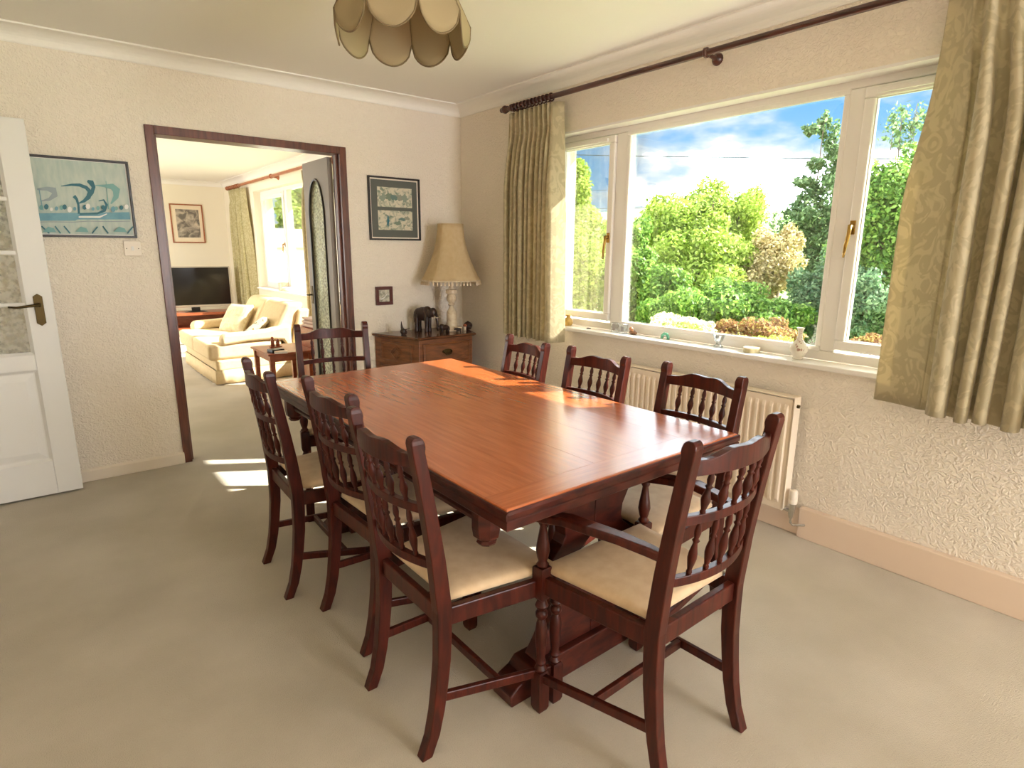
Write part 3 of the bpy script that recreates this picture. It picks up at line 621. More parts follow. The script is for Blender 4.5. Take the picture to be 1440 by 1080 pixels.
# left curtain: pleats y -0.72..-1.19, leading edge turned back towards the window
Z0, Z1 = 0.755, 2.268
rows = curtain_mesh(lambda u: (-0.098, -0.745 - 0.425 * u), lambda u: (-0.10, -0.70 - 0.47 * u), Z0, Z1, 2.12, 0.020, 0.030, 9, jit=5)
def lead_rows(P0row, spec_top, spec_bot, n=22):
    out = []
    m = len(P0row)
    for j, p in enumerate(P0row):
        v = j / (m - 1); w = smoothstep(0.0, 0.5, v); r = []
        for i in range(n):
            u = i / (n - 1)
            a = spec_top(u); c = spec_bot(u)
            dx = a[0] + (c[0] - a[0]) * w; dy = a[1] + (c[1] - a[1]) * w
            r.append((p[0] + dx, p[1] + dy, p[2]))
        out.append(r)
    return out
edge = [r[-1] for r in rows]
LT = [(0.0, (0.0, 0.0)), (0.25, (-0.012, -0.012)), (0.5, (-0.01, -0.028)), (0.75, (0.015, -0.05)), (1.0, (0.05, -0.072))]
LB = [(0.0, (0.0, 0.0)), (0.12, (-0.028, -0.014)), (0.25, (-0.05, -0.04)), (0.36, (-0.056, -0.074)), (0.42, (-0.048, -0.084)), (0.6, (-0.012, -0.096)), (0.8, (0.028, -0.106)), (1.0, (0.064, -0.114))]
def lut(tab): return lambda u: (interp([(a, q[0]) for a, q in tab], u), interp([(a, q[1]) for a, q in tab], u))
xe = [p[0] for p in edge]; edge = [(-0.105 if j > 8 else -0.10, p[1], p[2]) for j, p in enumerate(edge)]
lead = lead_rows(edge, lut(LT), lut(LB), 40)
build_curtain('curtain', 'sage green damask curtain at the left of the dining window', rows, M_curt, lead, 'dining room curtains')
# right curtain: broad flat leading edge, then deep folds running out of the picture
rows = curtain_mesh(lambda u: (-0.115, -3.37 - 0.80 * u), lambda u: (-0.150, -3.42 - 0.80 * u), 0.752, 2.268, 2.12, 0.022, 0.042, 11, n=300, jit=9)
edge = [r[0] for r in rows]
lead = lead_rows(edge, lambda u: (0.02 * u + 0.018 * math.sin(u * 3.1), 0.085 * u), lambda u: (0.042 * u + 0.010 * math.sin(u * 3.1), 0.185 * u))
build_curtain('curtain', 'sage green damask curtain at the right picture edge', rows, M_curt, lead, 'dining room curtains')

def finial(b, p, d, r):
    p = Vector(p); d = Vector(d); b.lathe(p, p + d * 0.085, [(0, r), (.08, r * 1.35), (.16, r * 0.9), (.25, r * 1.5), (.42, r * 1.75), (.6, r * 1.4), (.7, r * .85), (.78, r * 1.05), (.9, r * 1.0), (1, r * .35)], 16)
def pole_thing(name, label, x, z, y0, y1, r, m, ring_y, brackets, wallx=0.0, fin=(True, True)):
    t = thing(name, label, 'curtain pole', (x, y0, z))
    obj('pole', MB().lathe((0, 0, 0), (0, y1 - y0, 0), [(0, r), (1, r)], 18), m, t, smooth='auto')
    if fin[0]: b = MB(); finial(b, (0, 0, 0), (0, -1, 0), r); obj('finial', b, m, t, smooth=True)
    if fin[1]: b = MB(); finial(b, (0, y1 - y0, 0), (0, 1, 0), r); obj('finial', b, m, t, smooth=True)
    for y in ring_y:
        b = MB(); b.tube([((r + 0.007) * math.cos(2 * PI * k / 20), y - y0, (r + 0.007) * math.sin(2 * PI * k / 20) - 0.003) for k in range(20)], 0.0048, 8, closed=True)
        b.tube([(0.006 * math.cos(2 * PI * k / 10), y - y0, -r - 0.020 + 0.006 * math.sin(2 * PI * k / 10)) for k in range(10)], 0.0015, 6, closed=True)
        obj('curtain_ring', b, m, t, smooth=True)
    for y in brackets:
        b = MB(); b.lathe((0, y - y0 - 0.011, 0), (0, y - y0 + 0.011, 0), [(0, r * 1.25), (.2, r * 1.55), (.8, r * 1.55), (1, r * 1.25)], 18)
        b.lathe((0, y - y0, -0.004), (wallx - x, y - y0, -0.012), [(0, .010), (.5, .010), (.72, .013), (.8, .022), (.95, .030), (1, .030)], 16); obj('bracket', b, m, t, smooth='auto')
    return t
pole_thing('curtain_pole', 'long dark wooden curtain pole above the dining window', -0.10, 2.302, -4.55, -0.735, 0.0155, M_pole,
           [-0.80 - 0.037 * k for k in range(11)] + [-3.35 - 0.08 * k for k in range(11)], [-0.775, -2.285, -4.4], fin=(True, True))

# lounge curtains and pole
rows = curtain_mesh(lambda u: (-0.10, 6.58 - 0.62 * u), lambda u: (-0.10, 6.60 - 0.70 * u), 0.45, 2.26, 2.12, 0.03, 0.04, 5, n=120, m=24, jit=2)
lead = lead_rows([r[-1] for r in rows], lambda u: (0.05 * u, -0.15 * u), lambda u: (0.09 * u, -0.16 * u), 10)
build_curtain('curtain', 'pale patterned curtain behind the sofa in the lounge corner', rows, M_lcurt, lead, 'lounge curtains')
rows = curtain_mesh(lambda u: (-0.10, 3.22 - 0.30 * u), lambda u: (-0.10, 3.26 - 0.34 * u), 0.45, 2.26, 2.12, 0.03, 0.04, 5, n=120, m=24, jit=4)
build_curtain('curtain', 'olive curtain edge beside the arched glazed door', rows, M_curt, None, 'lounge curtains')
pole_thing('curtain_pole', 'light wooden curtain pole above the lounge window', -0.10, 2.30, 2.3, 6.62, 0.019, M_lpole, [6.55 - 0.09 * k for k in range(7)], [6.5, 4.40, 2.5])

# ================================================================== RADIATOR
RY0, RY1, RZ0, RZ1 = -2.905, -1.78, 0.125, 0.70
rad = thing('radiator', 'cream ribbed panel radiator under the dining window', 'radiator', (-0.07, RY0, RZ0))
ln, hh = RY1 - RY0, RZ1 - RZ0
prof = []; nr = 30; p_ = ln / nr
pts = [(-0.030, 0.0)]
b = MB(); fr_ = []
plan = []
for k in range(nr):
    y = 0.01 + (ln - 0.02) * k / nr; q = (ln - 0.02) / nr
    plan += [(-0.028, y), (-0.028, y + q * 0.42), (-0.038, y + q * 0.55), (-0.038, y + q * 0.87), (-0.028, y + q)]
def padd(z, d): return [(x if x < -0.03 and d else -0.028, y, z) for x, y in plan]
rows = []
for z, d in ((0.012, 0), (0.04, 0), (0.062, 1), (hh - 0.062, 1), (hh - 0.04, 0), (hh - 0.012, 0)): rows.append(padd(z, d))
b.grid(rows, len(rows), len(plan)); obj('ribbed_panel', b, M_rad, rad, solid=0.002)
obj('panel_body', MB().box(-0.0265, 0.02, 0.006, ln - 0.006, 0.006, hh - 0.02), M_rad, rad, bevel=0.004)
b = MB(); b.box(-0.034, 0.026, 0.0, ln, hh - 0.006, hh)
obj('top_cover', b, M_rad, rad, bevel=0.003)
for y in (0.0, ln): obj('side_cover', MB().box(-0.034, 0.026, y - 0.002, y + 0.002, 0.02, hh - 0.003), M_rad, rad, bevel=0.001)
vy = -0.035
b = MB(); b.lathe((-0.01, vy, -0.02), (-0.01, vy, 0.055), [(0, .010), (.3, .014), (.5, .014), (.7, .018), (1, .018)], 14); b.lathe((-0.01, vy, 0.02), (-0.01, 0.01, 0.02), [(0, .012), (.5, .014), (1, .009)], 12)
b.tube([(-0.01, vy, -0.02), (-0.01, vy, -0.045), (-0.012, vy - 0.012, -0.052), (0.016, vy - 0.04, -0.052), (0.03, vy - 0.05, -0.052)], 0.006)
v_ = obj('valve_body', b, M_chrome, rad, smooth='auto')
b = MB(); b.lathe((-0.01, vy, 0.055), (-0.01, vy, 0.125), [(0, .019), (.1, .021), (.25, .021), (.3, .019), (.4, .0205), (.85, .0195), (.95, .016), (1, .008)], 18); obj('valve_head', b, M_trim, v_, smooth='auto')
b = MB(); b.lathe((-0.005, 0.004, hh - 0.045), (-0.005, -0.012, hh - 0.045), [(0, .009), (1, .008)], 10); obj('bleed_plug', b, M_brass, rad)

# ================================================================== CORNER CABINET AND WHAT STANDS ON IT
CZ = 0.737
cab = thing('corner_cabinet', 'low oak cabinet with canted sides in the corner of the room', 'cabinet', (-0.432, -0.012, 0))
def canted(o, fr_, z): return [(-0.402 - o + 0.02, -0.0, z), (-0.255 - o + 0.02, -0.41 - fr_, z), (0.255 + o - 0.02, -0.41 - fr_, z), (0.402 + o - 0.02, -0.0, z)]
obj('carcase', MB().loft([canted(0, 0, 0.06), canted(0, 0, CZ - 0.022)]), M_cab, cab, bevel=0.003)
obj('plinth', MB().loft([canted(0.012, 0.012, 0.0), canted(0.012, 0.012, 0.055), canted(0.004, 0.004, 0.07)]), M_cab, cab)
obj('cabinet_top', MB().loft([canted(0.012, 0.010, CZ - 0.022), canted(0.022, 0.022, CZ - 0.014), canted(0.022, 0.022, CZ - 0.004), canted(0.016, 0.016, CZ)]), M_cabtop, cab)
yf = -0.41
dr = obj('drawer', MB().loft([[(-0.205 + i, y, 0.53 + i), (0.205 - i, y, 0.53 + i), (0.205 - i, y, 0.685 - i), (-0.205 + i, y, 0.685 - i)] for i, y in ((0, yf + 0.002), (0, yf - 0.010), (0.012, yf - 0.016), (0.018, yf - 0.009), (0.022, yf - 0.009))]), M_cab, cab)
b = MB(); b.tube([(-0.035, yf - 0.012, 0.622), (-0.035, yf - 0.024, 0.615), (-0.02, yf - 0.028, 0.595), (0.02, yf - 0.028, 0.595), (0.035, yf - 0.024, 0.615), (0.035, yf - 0.012, 0.622)], 0.004); b.ell((0, yf - 0.011, 0.617), (0.045, 0.004, 0.018)); obj('drawer_pull', b, M_brass, dr, smooth=True)
dd = obj('door', MB().loft([[(-0.205 + i, y, 0.09 + i), (0.205 - i, y, 0.09 + i), (0.205 - i, y, 0.505 - i), (-0.205 + i, y, 0.505 - i)] for i, y in ((0, yf + 0.002), (0, yf - 0.008), (0.04, yf - 0.008), (0.05, yf - 0.002), (0.06, yf - 0.002))]), M_cab, cab)
b = MB(); b.lathe((0.16, yf - 0.008, 0.32), (0.16, yf - 0.03, 0.32), [(0, .006), (.4, .006), (.6, .013), (1, .010)]); obj('knob', b, M_brass, dd, smooth=True)
for s in (-1, 1):
    # canted panel frames, with a carved lozenge on the upper one
    pA = Vector((s * 0.382, 0, 0)); pB = Vector((s * 0.235, -0.41, 0)); d = (pB - pA).normalized(); nrm = Vector((s * abs(d.y), -abs(d.x), 0)) 
    LL = (pB - pA).length
    def P_(u, z, o): q = pA + d * u + nrm * o; return (q.x, q.y, z)
    for (z0, z1, nm) in ((0.53, 0.685, 'upper_side_panel'), (0.09, 0.505, 'lower_side_panel')):
        pan = obj(nm, MB().loft([[P_(0.06 + i, z0 + i, o), P_(LL - 0.06 - i, z0 + i, o), P_(LL - 0.06 - i, z1 - i, o), P_(0.06 + i, z1 - i, o)] for i, o in ((0, -0.002), (0, 0.007), (0.01, 0.009), (0.018, 0.003), (0.022, 0.003))]), M_cab, cab)
        if nm[0] == 'u':
            um, zm_ = LL / 2, (z0 + z1) / 2
            b = MB()
            for f in (1.0, 0.55):
                b.tube([P_(um + 0.055 * f, zm_, 0.006), P_(um, zm_ + 0.05 * f, 0.006), P_(um - 0.055 * f, zm_, 0.006), P_(um, zm_ - 0.05 * f, 0.006)], 0.004, 6, closed=True)
            obj('carved_lozenge', b, M_cab, pan)

# table lamp
lx, ly = -0.262, -0.237
lamp = thing('table_lamp', 'alabaster table lamp with flared cream fabric shade and tasselled hem', 'lamp', (lx, ly, CZ))
b = MB(); b.box(-0.058, 0.058, -0.058, 0.058, 0, 0.035); obj('plinth', b, M_alab, lamp, bevel=0.004)
b = MB(); b.lathe((0, 0, 0.035), (0, 0, 0.36), [(0, .042), (.06, .046), (.1, .040), (.33, .040), (.38, .032), (.45, .018), (.49, .016), (.51, .026), (.53, .026), (.56, .020), (.62, .036), (.7, .040), (.77, .030), (.79, .044), (.87, .044), (.89, .022), (.95, .020), (1, .018)], 24); obj('column', b, M_alab, lamp, smooth='auto')
b = MB(); b.lathe((0, 0, 0.36), (0, 0, 0.44), [(0, .014), (1, .014)], 12); obj('lamp_holder', b, M_trim, lamp)
nS, mS = 8, 12; rings = []
for j in range(mS + 1):
    t_ = j / mS; z = 0.392 + 0.418 * t_; r0 = 0.098 + 0.132 * (1 - t_) ** 1.9
    ring = []
    for k in range(nS * 6):
        a = 2 * PI * k / (nS * 6) + PI / 8; loc = (k % 6) / 6
        rr = r0 * (math.cos(PI / nS) / math.cos((loc - 0.5) * 2 * PI / nS) * 0.5 + 0.5) * (1 - 0.02 * math.sin(PI * loc))
        tilt = 0.0
        ring.append((rr * math.cos(a), rr * math.sin(a), z))
    rings.append(ring)
b = MB(); nn = nS * 6
b.loft(rings, cap=False); sh = obj('lamp_shade', b, M_shade, lamp, smooth='auto', solid=0.003)
b = MB()
for k in range(nS):
    b.tube([Vector(rings[j][k * 6]) * 1.0 for j in range(mS + 1)], 0.0022, 5)
obj('shade_seam', b, M_shade, sh)
b = MB(); b.tube([tuple(p) for p in rings[-1]], 0.004, 6, closed=True); obj('top_binding', b, M_shade, sh)
b = MB(); b.tube([tuple(p) for p in rings[0]], 0.0055, 6, closed=True)
obj('hem_braid', b, M_alab, sh)
nt_ = 44
tassel = MB(); tassel.lathe((0, 0, 0), (0, 0, -0.032), [(0, .002), (.2, .006), (.3, .004), (.6, .0075), (1, .0085)], 7)
t0 = None
for k in range(nt_):
    a = 2 * PI * k / nt_; q = Vector(rings[0][int(k * nn / nt_) % nn])
    if t0 is None: o = t0 = obj('tassel', tassel, M_alab, sh)
    else: o = t0.copy(); COL.objects.link(o)
    o.location = q

# carved animals and small things on the cabinet
def animal(name, label, loc, rz, s, m, kind):
    t = thing(name, label, 'figurine', loc, rz); b = MB()
    R = Matrix.Identity(3)
    if kind == 'elephant':
        b.ell((0, 0, 0.118), (0.062, 0.036, 0.045), 18, 12); b.ell((0.03, 0, 0.128), (0.035, 0.034, 0.042), 16, 10); b.ell((-0.035, 0, 0.112), (0.034, 0.034, 0.044), 16, 10)
        for x in (-0.042, 0.034):
            for y in (-0.019, 0.019): b.lathe((x, y, 0.0), (x, y * 0.9, 0.115), [(0, .0145), (.06, .015), (.3, .012), (.7, .015), (1, .02)], 12)
        b.tube([(-0.066, 0, 0.13), (-0.072, 0, 0.10), (-0.071, 0, 0.06)], [0.005, 0.004, 0.003])
        obj('body', b, m, t, smooth=True)
        b = MB(); b.ell((0.073, 0, 0.130), (0.027, 0.026, 0.032), 16, 10)
        b.tube([(0.09, 0, 0.128), (0.104, 0, 0.10), (0.106, 0, 0.06), (0.104, 0, 0.028), (0.11, 0, 0.012)], [0.014, 0.011, 0.008, 0.006, 0.005], 10); h = obj('head_and_trunk', b, m, t, smooth=True)
        for s_ in (-1, 1):
            b = MB(); b.ell((0.062, s_ * 0.031, 0.126), (0.020, 0.0045, 0.028), 12, 8); obj('ear', b, m, h, smooth=True)
            b = MB(); b.tube([(0.09, s_ * 0.013, 0.11), (0.108, s_ * 0.015, 0.098), (0.122, s_ * 0.014, 0.102)], [0.004, 0.0032, 0.001], 6); obj('tusk', b, M_alab, h, smooth=True)
    elif kind == 'buffalo':
        b.ell((0, 0, 0.04), (0.045, 0.021, 0.022), 16, 10); b.ell((0.022, 0, 0.046), (0.025, 0.021, 0.023), 14, 9)
        for x in (-0.03, 0.026):
            for y in (-0.012, 0.012): b.lathe((x, y, 0), (x, y * 0.8, 0.04), [(0, .007), (.4, .006), (1, .009)], 8)
        b.tube([(-0.045, 0, 0.045), (-0.052, 0, 0.03), (-0.05, 0, 0.016)], 0.002, 6)
        obj('body', b, m, t, smooth=True)
        b = MB(); b.ell((0.055, 0, 0.044), (0.018, 0.012, 0.014), 12, 8); h = obj('head', b, m, t, smooth=True)
        for s_ in (-1, 1):
            b = MB(); b.tube([(0.05, s_ * 0.009, 0.055), (0.052, s_ * 0.024, 0.060), (0.056, s_ * 0.027, 0.072)], [0.004, 0.003, 0.001], 6); obj('horn', b, m, h, smooth=True)
    elif kind == 'bird':
        b.ell((0, 0, 0.026), (0.024, 0.019, 0.024), 14, 9); b.tube([(-0.004, 0, 0.04), (-0.01, 0, 0.062), (-0.012, 0, 0.085), (-0.012, 0, 0.104)], [0.014, 0.009, 0.005, 0.002], 9)
        b.lathe((0, 0, 0), (0, 0, 0.012), [(0, .018), (1, .012)], 12); obj('body', b, m, t, smooth=True)
        b = MB(); b.tube([(0.012, 0, 0.038), (0.03, 0, 0.044), (0.052, 0, 0.05)], [0.006, 0.003, 0.001], 7); obj('beak', b, m, t, smooth=True)
        b = MB(); b.ell((0.018, 0.012, 0.018), (0.012, 0.008, 0.016), 10, 7); obj('wing', b, m, t, smooth=True)
    t.scale = (s, s, s); return t
animal('carved_elephant', 'dark carved wooden elephant figure standing on the cabinet', (-0.475, -0.165, CZ), math.radians(-62), 1.17, M_ebony, 'elephant')
animal('carved_bird', 'small dark carved bird at the left end of the cabinet top', (-0.690, -0.235, CZ), math.radians(-25), 0.98, M_ebony, 'bird')
animal('carved_buffalo', 'small black carved buffalo left of the lamp base', (-0.375, -0.305, CZ), math.radians(-175), 1.0, M_ebony, 'buffalo')
animal('carved_buffalo', 'tiny dark carved animal in front of the lamp base', (-0.262, -0.33, CZ), math.radians(160), 0.5, M_ebony, 'buffalo')
t = thing('lidded_bowl', 'small dark round lidded bowl at the right end of the cabinet top', 'bowl', (-0.118, -0.25, CZ))
b = MB(); b.lathe((0, 0, 0), (0, 0, 0.035), [(0, .022), (.1, .024), (.35, .03), (.8, .036), (1, .034)], 20); obj('bowl', b, M_ebony, t, smooth=True)
b = MB(); b.lathe((0, 0, 0.035), (0, 0, 0.068), [(0, .035), (.15, .035), (.5, .028), (.8, .014), (.85, .006), (1, .005)], 20); obj('lid', b, M_ebony, t, smooth=True)
t = thing('mushroom_ornament', 'tiny cream and brown ornament beside the lamp base', 'ornament', (-0.185, -0.305, CZ))
b = MB(); b.lathe((0, 0, 0), (0, 0, 0.034), [(0, .012), (.5, .010), (1, .012)], 12); obj('stem', b, M_alab, t, smooth=True)
b = MB(); b.ell((0, 0, 0.042), (0.016, 0.016, 0.012), 12, 8); obj('cap', b, M_ltim, t, smooth=True)

# ================================================================== PICTURES AND SWITCH
def picture(name, label, x0, x1, z0, z1, y, fw_, mframe, depth=0.022, facing=-1):
    t = thing(name, label, 'picture', ((x0 + x1) / 2, y, z0)); w, h = x1 - x0, z1 - z0; yy = facing * depth
    def fb(a, c, p, q): obj('frame_bar', MB().box(a, c, min(0, yy), max(0, yy), p, q), mframe, t, bevel=0.002)
    fb(-w / 2, w / 2, 0, fw_); fb(-w / 2, w / 2, h - fw_, h); fb(-w / 2, -w / 2 + fw_, fw_, h - fw_); fb(w / 2 - fw_, w / 2, fw_, h - fw_)
    return t, w, h
def flat(name, poly, y, m, t, th=0.0008): return obj(name, MB().prism(poly, 'y', y - th, y), m, t)
rect = lambda a, c, p, q: [(a, p), (c, p), (c, q), (a, q)]
M_frameB = mat('black_brown_frame', srgb(34, 22, 20), 0.35)
M_teal0 = mat('pale_teal_print', srgb(176, 192, 182), 0.5, col2=srgb(196, 204, 192), nscale=12, stretch=(4, 1, 1))
M_teal1 = mat('blue_hull_ink', srgb(96, 150, 168), 0.5, col2=srgb(116, 166, 180), nscale=20)
M_teal2 = mat('dark_teal_ink', srgb(38, 104, 118), 0.5)
M_teal3 = mat('grey_lilac_ink', srgb(148, 160, 164), 0.5)
M_teal4 = mat('mid_teal_ink', srgb(120, 168, 164), 0.5)
# ship print
pic, w, h = picture('ship_picture', 'black framed blue print of oared sailing ships beside the white door', -2.286 - 0.68, -2.286, 1.413, 1.8344, -0.002, 0.012, M_frameB)
flat('mount', rect(-w / 2 + 0.01, w / 2 - 0.01, 0.01, h - 0.01), -0.004, M_white, pic, 0.003)
flat('print', rect(-w / 2 + 0.018, w / 2 - 0.018, 0.018, h - 0.016), -0.0075, M_teal0, pic, 0.001)
def shp(X, Zz):  # zoom-picture coords (1080 px crop of 30..200 x 200..370) -> local
    p = at_y(30 + X / 6.353, 200 + Zz / 6.353, -0.012); return (p.x - pic.location.x, p.z - pic.location.z)
yl = [-0.0092]
def ink(pts, m, nm='printed_shape'):
    yl[0] -= 0.00035; flat(nm, [shp(*q) for q in pts], yl[0], m, pic, 0.0003)
def band(path, m, nm='printed_sail'):
    # path: (x,y,halfwidth)
    Lp, Rp = [], []
    for i, (x, y, hw_) in enumerate(path):
        a = path[max(i - 1, 0)]; c = path[min(i + 1, len(path) - 1)]; dx, dy = c[0] - a[0], c[1] - a[1]; l = math.hypot(dx, dy) or 1
        Lp.append((x - dy / l * hw_, y + dx / l * hw_)); Rp.append((x + dy / l * hw_, y - dx / l * hw_))
    yl[0] -= 0.00035; y = yl[0]; b = MB(); r1 = [shp(*q) for q in Lp]; r2 = [shp(*q) for q in Rp]
    P = [[(a[0], y, a[1]) for a in r1], [(a[0], y, a[1]) for a in r2]]; b.grid(P, 2, len(path)); obj(nm, b, m, pic, solid=0.0004)
hullL = shp(160, 640)[0]
ink([(-300, 640), (965, 625), (975, 690), (500, 690), (480, 700), (-300, 705)], M_teal1, 'printed_hull')
band([(355, 392, 3), (450, 380, 10), (520, 382, 14), (580, 405, 16), (612, 440, 20), (600, 490, 22), (560, 525, 14), (515, 545, 5)], M_teal2)
band([(590, 345, 10), (625, 360, 24), (645, 400, 18), (632, 450, 16), (600, 500, 10)], M_teal2)
band([(660, 385, 3), (740, 390, 12), (810, 395, 26), (850, 430, 34), (845, 490, 24), (800, 550, 6)], M_teal4)
band([(140, 420, 8), (230, 415, 18), (290, 430, 30), (300, 470, 28), (250, 510, 14), (180, 525, 4)], M_teal3)
band([(110, 420, 6), (50, 430, 20), (0, 470, 20), (-60, 520, 6)], M_teal3)
band([(470, 480, 16), (495, 510, 12), (510, 560, 10), (515, 640, 10)], M_teal2, 'printed_prow')
band([(520, 642, 8), (680, 636, 9), (745, 610, 12), (762, 560, 12), (735, 515, 7), (690, 525, 4)], M_teal2, 'printed_prow')
band([(512, 668, 7), (700, 668, 8), (765, 640, 4)], M_white, 'printed_prow')
band([(755, 345, 3), (765, 450, 4), (780, 600, 5)], M_teal4, 'printed_mast')
band([(160, 425, 3), (175, 520, 4), (195, 610, 4)], M_teal1, 'printed_mast')
for k in range(26):
    cx = -120 + k * 42 + (k * 37 % 17)
    if 515 < cx < 545 or 740 < cx < 800: continue
    cy = 585 + (k * 53 % 30) - 12; m_ = (M_teal2, M_white, M_teal1, M_teal4)[k % 4]; r = 14 + (k * 29 % 9)
    ink([(cx + r * math.cos(a * PI / 4), cy + r * 1.2 * math.sin(a * PI / 4)) for a in range(8)], m_, 'printed_rower')
for x0, x1 in ((300, 350), (380, 435), (630, 680), (725, 775), (945, 995), (180, 250), (60, 110)):
    up = x0 in (630, 945); band([(x0, 815 if up else 750, 6), (x1, 755 if up else 815, 6)], M_teal2, 'printed_oar')
for cx in (540, 880, 250, 20): ink([(cx - 60, 800), (cx - 10, 755), (cx + 40, 770), (cx + 60, 805)], M_teal4, 'printed_wave')
band([(-200, 722, 3), (250, 712, 3), (450, 716, 3), (600, 706, 3), (800, 710, 3), (970, 706, 3)], M_teal3, 'printed_wave')
# double illustration
M_gmount = mat('grey_green_mount', srgb(96, 98, 90), 0.7); M_ill = mat('illustration_paper', srgb(214, 206, 182), 0.7, col2=srgb(126, 140, 122), nscale=26, ndetail=6, dist=1.2, ramp=(0.46, 0.64))
pic2, w, h = picture('illustration_picture', 'dark framed pair of green-grey illustrations to the right of the doorway', -0.8171, -0.3938, 1.4258, 1.8779, -0.002, 0.012, M_frameB)
flat('white_fillet', rect(-w / 2 + 0.011, w / 2 - 0.011, 0.011, h - 0.011), -0.004, M_trim, pic2, 0.003)
flat('mount', rect(-w / 2 + 0.022, w / 2 - 0.022, 0.022, h - 0.022), -0.0075, M_gmount, pic2, 0.001)
for z0, z1 in ((h * 0.165, h * 0.475), (h * 0.53, h * 0.84)):
    il = flat('illustration', rect(-w / 2 + 0.072, w / 2 - 0.066, z0, z1), -0.009, M_ill, pic2, 0.001)
    rr = random.Random(int(z0 * 1000)); zc_ = (z0 + z1) / 2; hi = z0 > h / 2
    blobs = [(-0.09, -0.002, .034, .026), (-0.045, 0.004, .036, .028), (0.0, 0.002, .036, .026), (0.045, 0.004, .036, .026), (0.085, -0.004, .03, .028)] if hi else [(-0.06, 0, .010, .042), (0.02, -0.02, .03, .02), (0.06, 0.01, .03, .012), (0.10, 0.02, .022, .018)]
    for i, (cx, dz, ra, rb) in enumerate(blobs):
        pts = [(cx + ra * (0.5 + 0.75 * rr.random()) * math.cos(a * PI / 9), zc_ + dz + rb * (0.5 + 0.75 * rr.random()) * math.sin(a * PI / 9)) for a in range(18)]
        flat('printed_figure', pts, -0.0102 - 0.0003 * i, (mat('sage_ink', srgb(140, 152, 134), 0.6), mat('olive_ink', srgb(122, 136, 116), 0.6), mat('grey_green_ink', srgb(104, 128, 120), 0.6), mat('stone_ink', srgb(150, 150, 132), 0.6))[i % 4] if not (i == 0 and not hi) else M_teal2, pic2, 0.0003)
# small square picture
M_redfr = mat('red_brown_frame', srgb(88, 36, 26), 0.35)
pic3, w, h = picture('small_picture', 'tiny square red-brown framed picture above the carved bird', -0.791, -0.652, 0.945, 1.083, -0.002, 0.024, M_redfr, 0.018)
flat('print', rect(-w / 2 + 0.02, w / 2 - 0.02, 0.02, h - 0.02), -0.004, mat('small_print', srgb(208, 202, 182), 0.6, col2=srgb(150, 146, 126), nscale=40, ramp=(0.45, 0.6)), pic3, 0.002)
flat('printed_figure', [(-0.035, 0.045), (0.0, 0.058), (0.03, 0.088), (0.036, 0.095), (0.02, 0.07), (0.0, 0.05), (-0.02, 0.04)], -0.0065, M_white, pic3, 0.0004)
# lounge picture
pic4, w, h = picture('lounge_picture', 'gilt wood framed grey picture above the television', -0.862, -0.366, 1.432, 2.064, YF - 0.003, 0.02, M_lpole, 0.02)
flat('mount', rect(-w / 2 + 0.018, w / 2 - 0.018, 0.018, h - 0.018), -0.005, mat('cream_mount', srgb(242, 224, 196), 0.7), pic4, 0.003)
flat('print', rect(-w / 2 + 0.085, w / 2 - 0.065, 0.09, h - 0.085), -0.009, mat('grey_photo_print', srgb(112, 104, 96), 0.6, col2=srgb(204, 190, 170), nscale=9, ndetail=6, dist=1.0, ramp=(0.42, 0.66)), pic4, 0.001)
# light switch
sw = thing('light_switch', 'cream plastic light switch below the ship picture', 'switch', (-2.316, -0.001, 1.354))
obj('face_plate', MB().box(-0.043, 0.043, -0.009, 0, -0.043, 0.043), M_trim, sw, bevel=0.003)
obj('rocker', MB().prism([(-0.011, -0.012), (-0.008, -0.012), (-0.0135, 0.012), (-0.009, 0.012)][:2] + [(-0.009, 0.012), (-0.013, 0.012)], 'x', -0.006, 0.006), M_white, sw)
for x in (-0.03, 0.03): obj('screw', MB().lathe((x, -0.008, 0), (x, -0.0105, 0), [(0, .003), (1, .0025)], 8), M_brass, sw)

# ================================================================== PENDANT LAMP
pl = thing('pendant_shade', 'scalloped cream fabric pendant lampshade hanging from the ceiling', 'lampshade', (-1.675, -2.135, ZC))
NP = 9; RR = 0.238; ztop, zrim = 2.385 - ZC, 2.135 - ZC
def shade_pt(k, u, v):   # panel k, u across 0..1, v down 0..1
    a = 2 * PI * (k + u) / NP + math.radians(-147)
    c_ = math.cos(PI / NP) / math.cos((u - 0.5) * 2 * PI / NP)
    drop = 0.085 * math.sqrt(max(0, 1 - (2 * u - 1) ** 2)) 
    zz = ztop + (zrim - drop - ztop) * v
    tt = (ztop - zz) / (ztop - zrim)
    r = (0.10 + (RR - 0.10) * min(1, tt) ** 0.9 + 0.012 * max(0, tt - 1)) * (1 - 0.09 * math.sin(PI * u) * tt * 0.6) * (0.55 * c_ + 0.45)
    return (r * math.cos(a), r * math.sin(a), zz)
for k in range(NP):
    P = [[shade_pt(k, i / 14, j / 10) for j in range(11)] for i in range(15)]
    b = MB(); b.grid(P, 15, 11); pn = obj('scalloped_panel', b, M_pend, pl, smooth=True, solid=0.002)
    b = MB(); b.tube([shade_pt(k, i / 14, 1.0) for i in range(15)], 0.0032, 6); b.tube([shade_pt(k, 0, j / 10) for j in range(11)], 0.0025, 6); obj('edge_binding', b, M_pendin, pn, smooth=True)
b = MB(); b.tube([(0.1 * math.cos(2 * PI * k / 24), 0.1 * math.sin(2 * PI * k / 24), ztop) for k in range(24)], 0.004, 6, closed=True)
for k in range(3):
    a = 2 * PI * k / 3; b.tube([(0.1 * math.cos(a), 0.1 * math.sin(a), ztop), (0.02 * math.cos(a), 0.02 * math.sin(a), ztop - 0.01)], 0.003, 6)
obj('wire_ring', b, M_brass, pl)
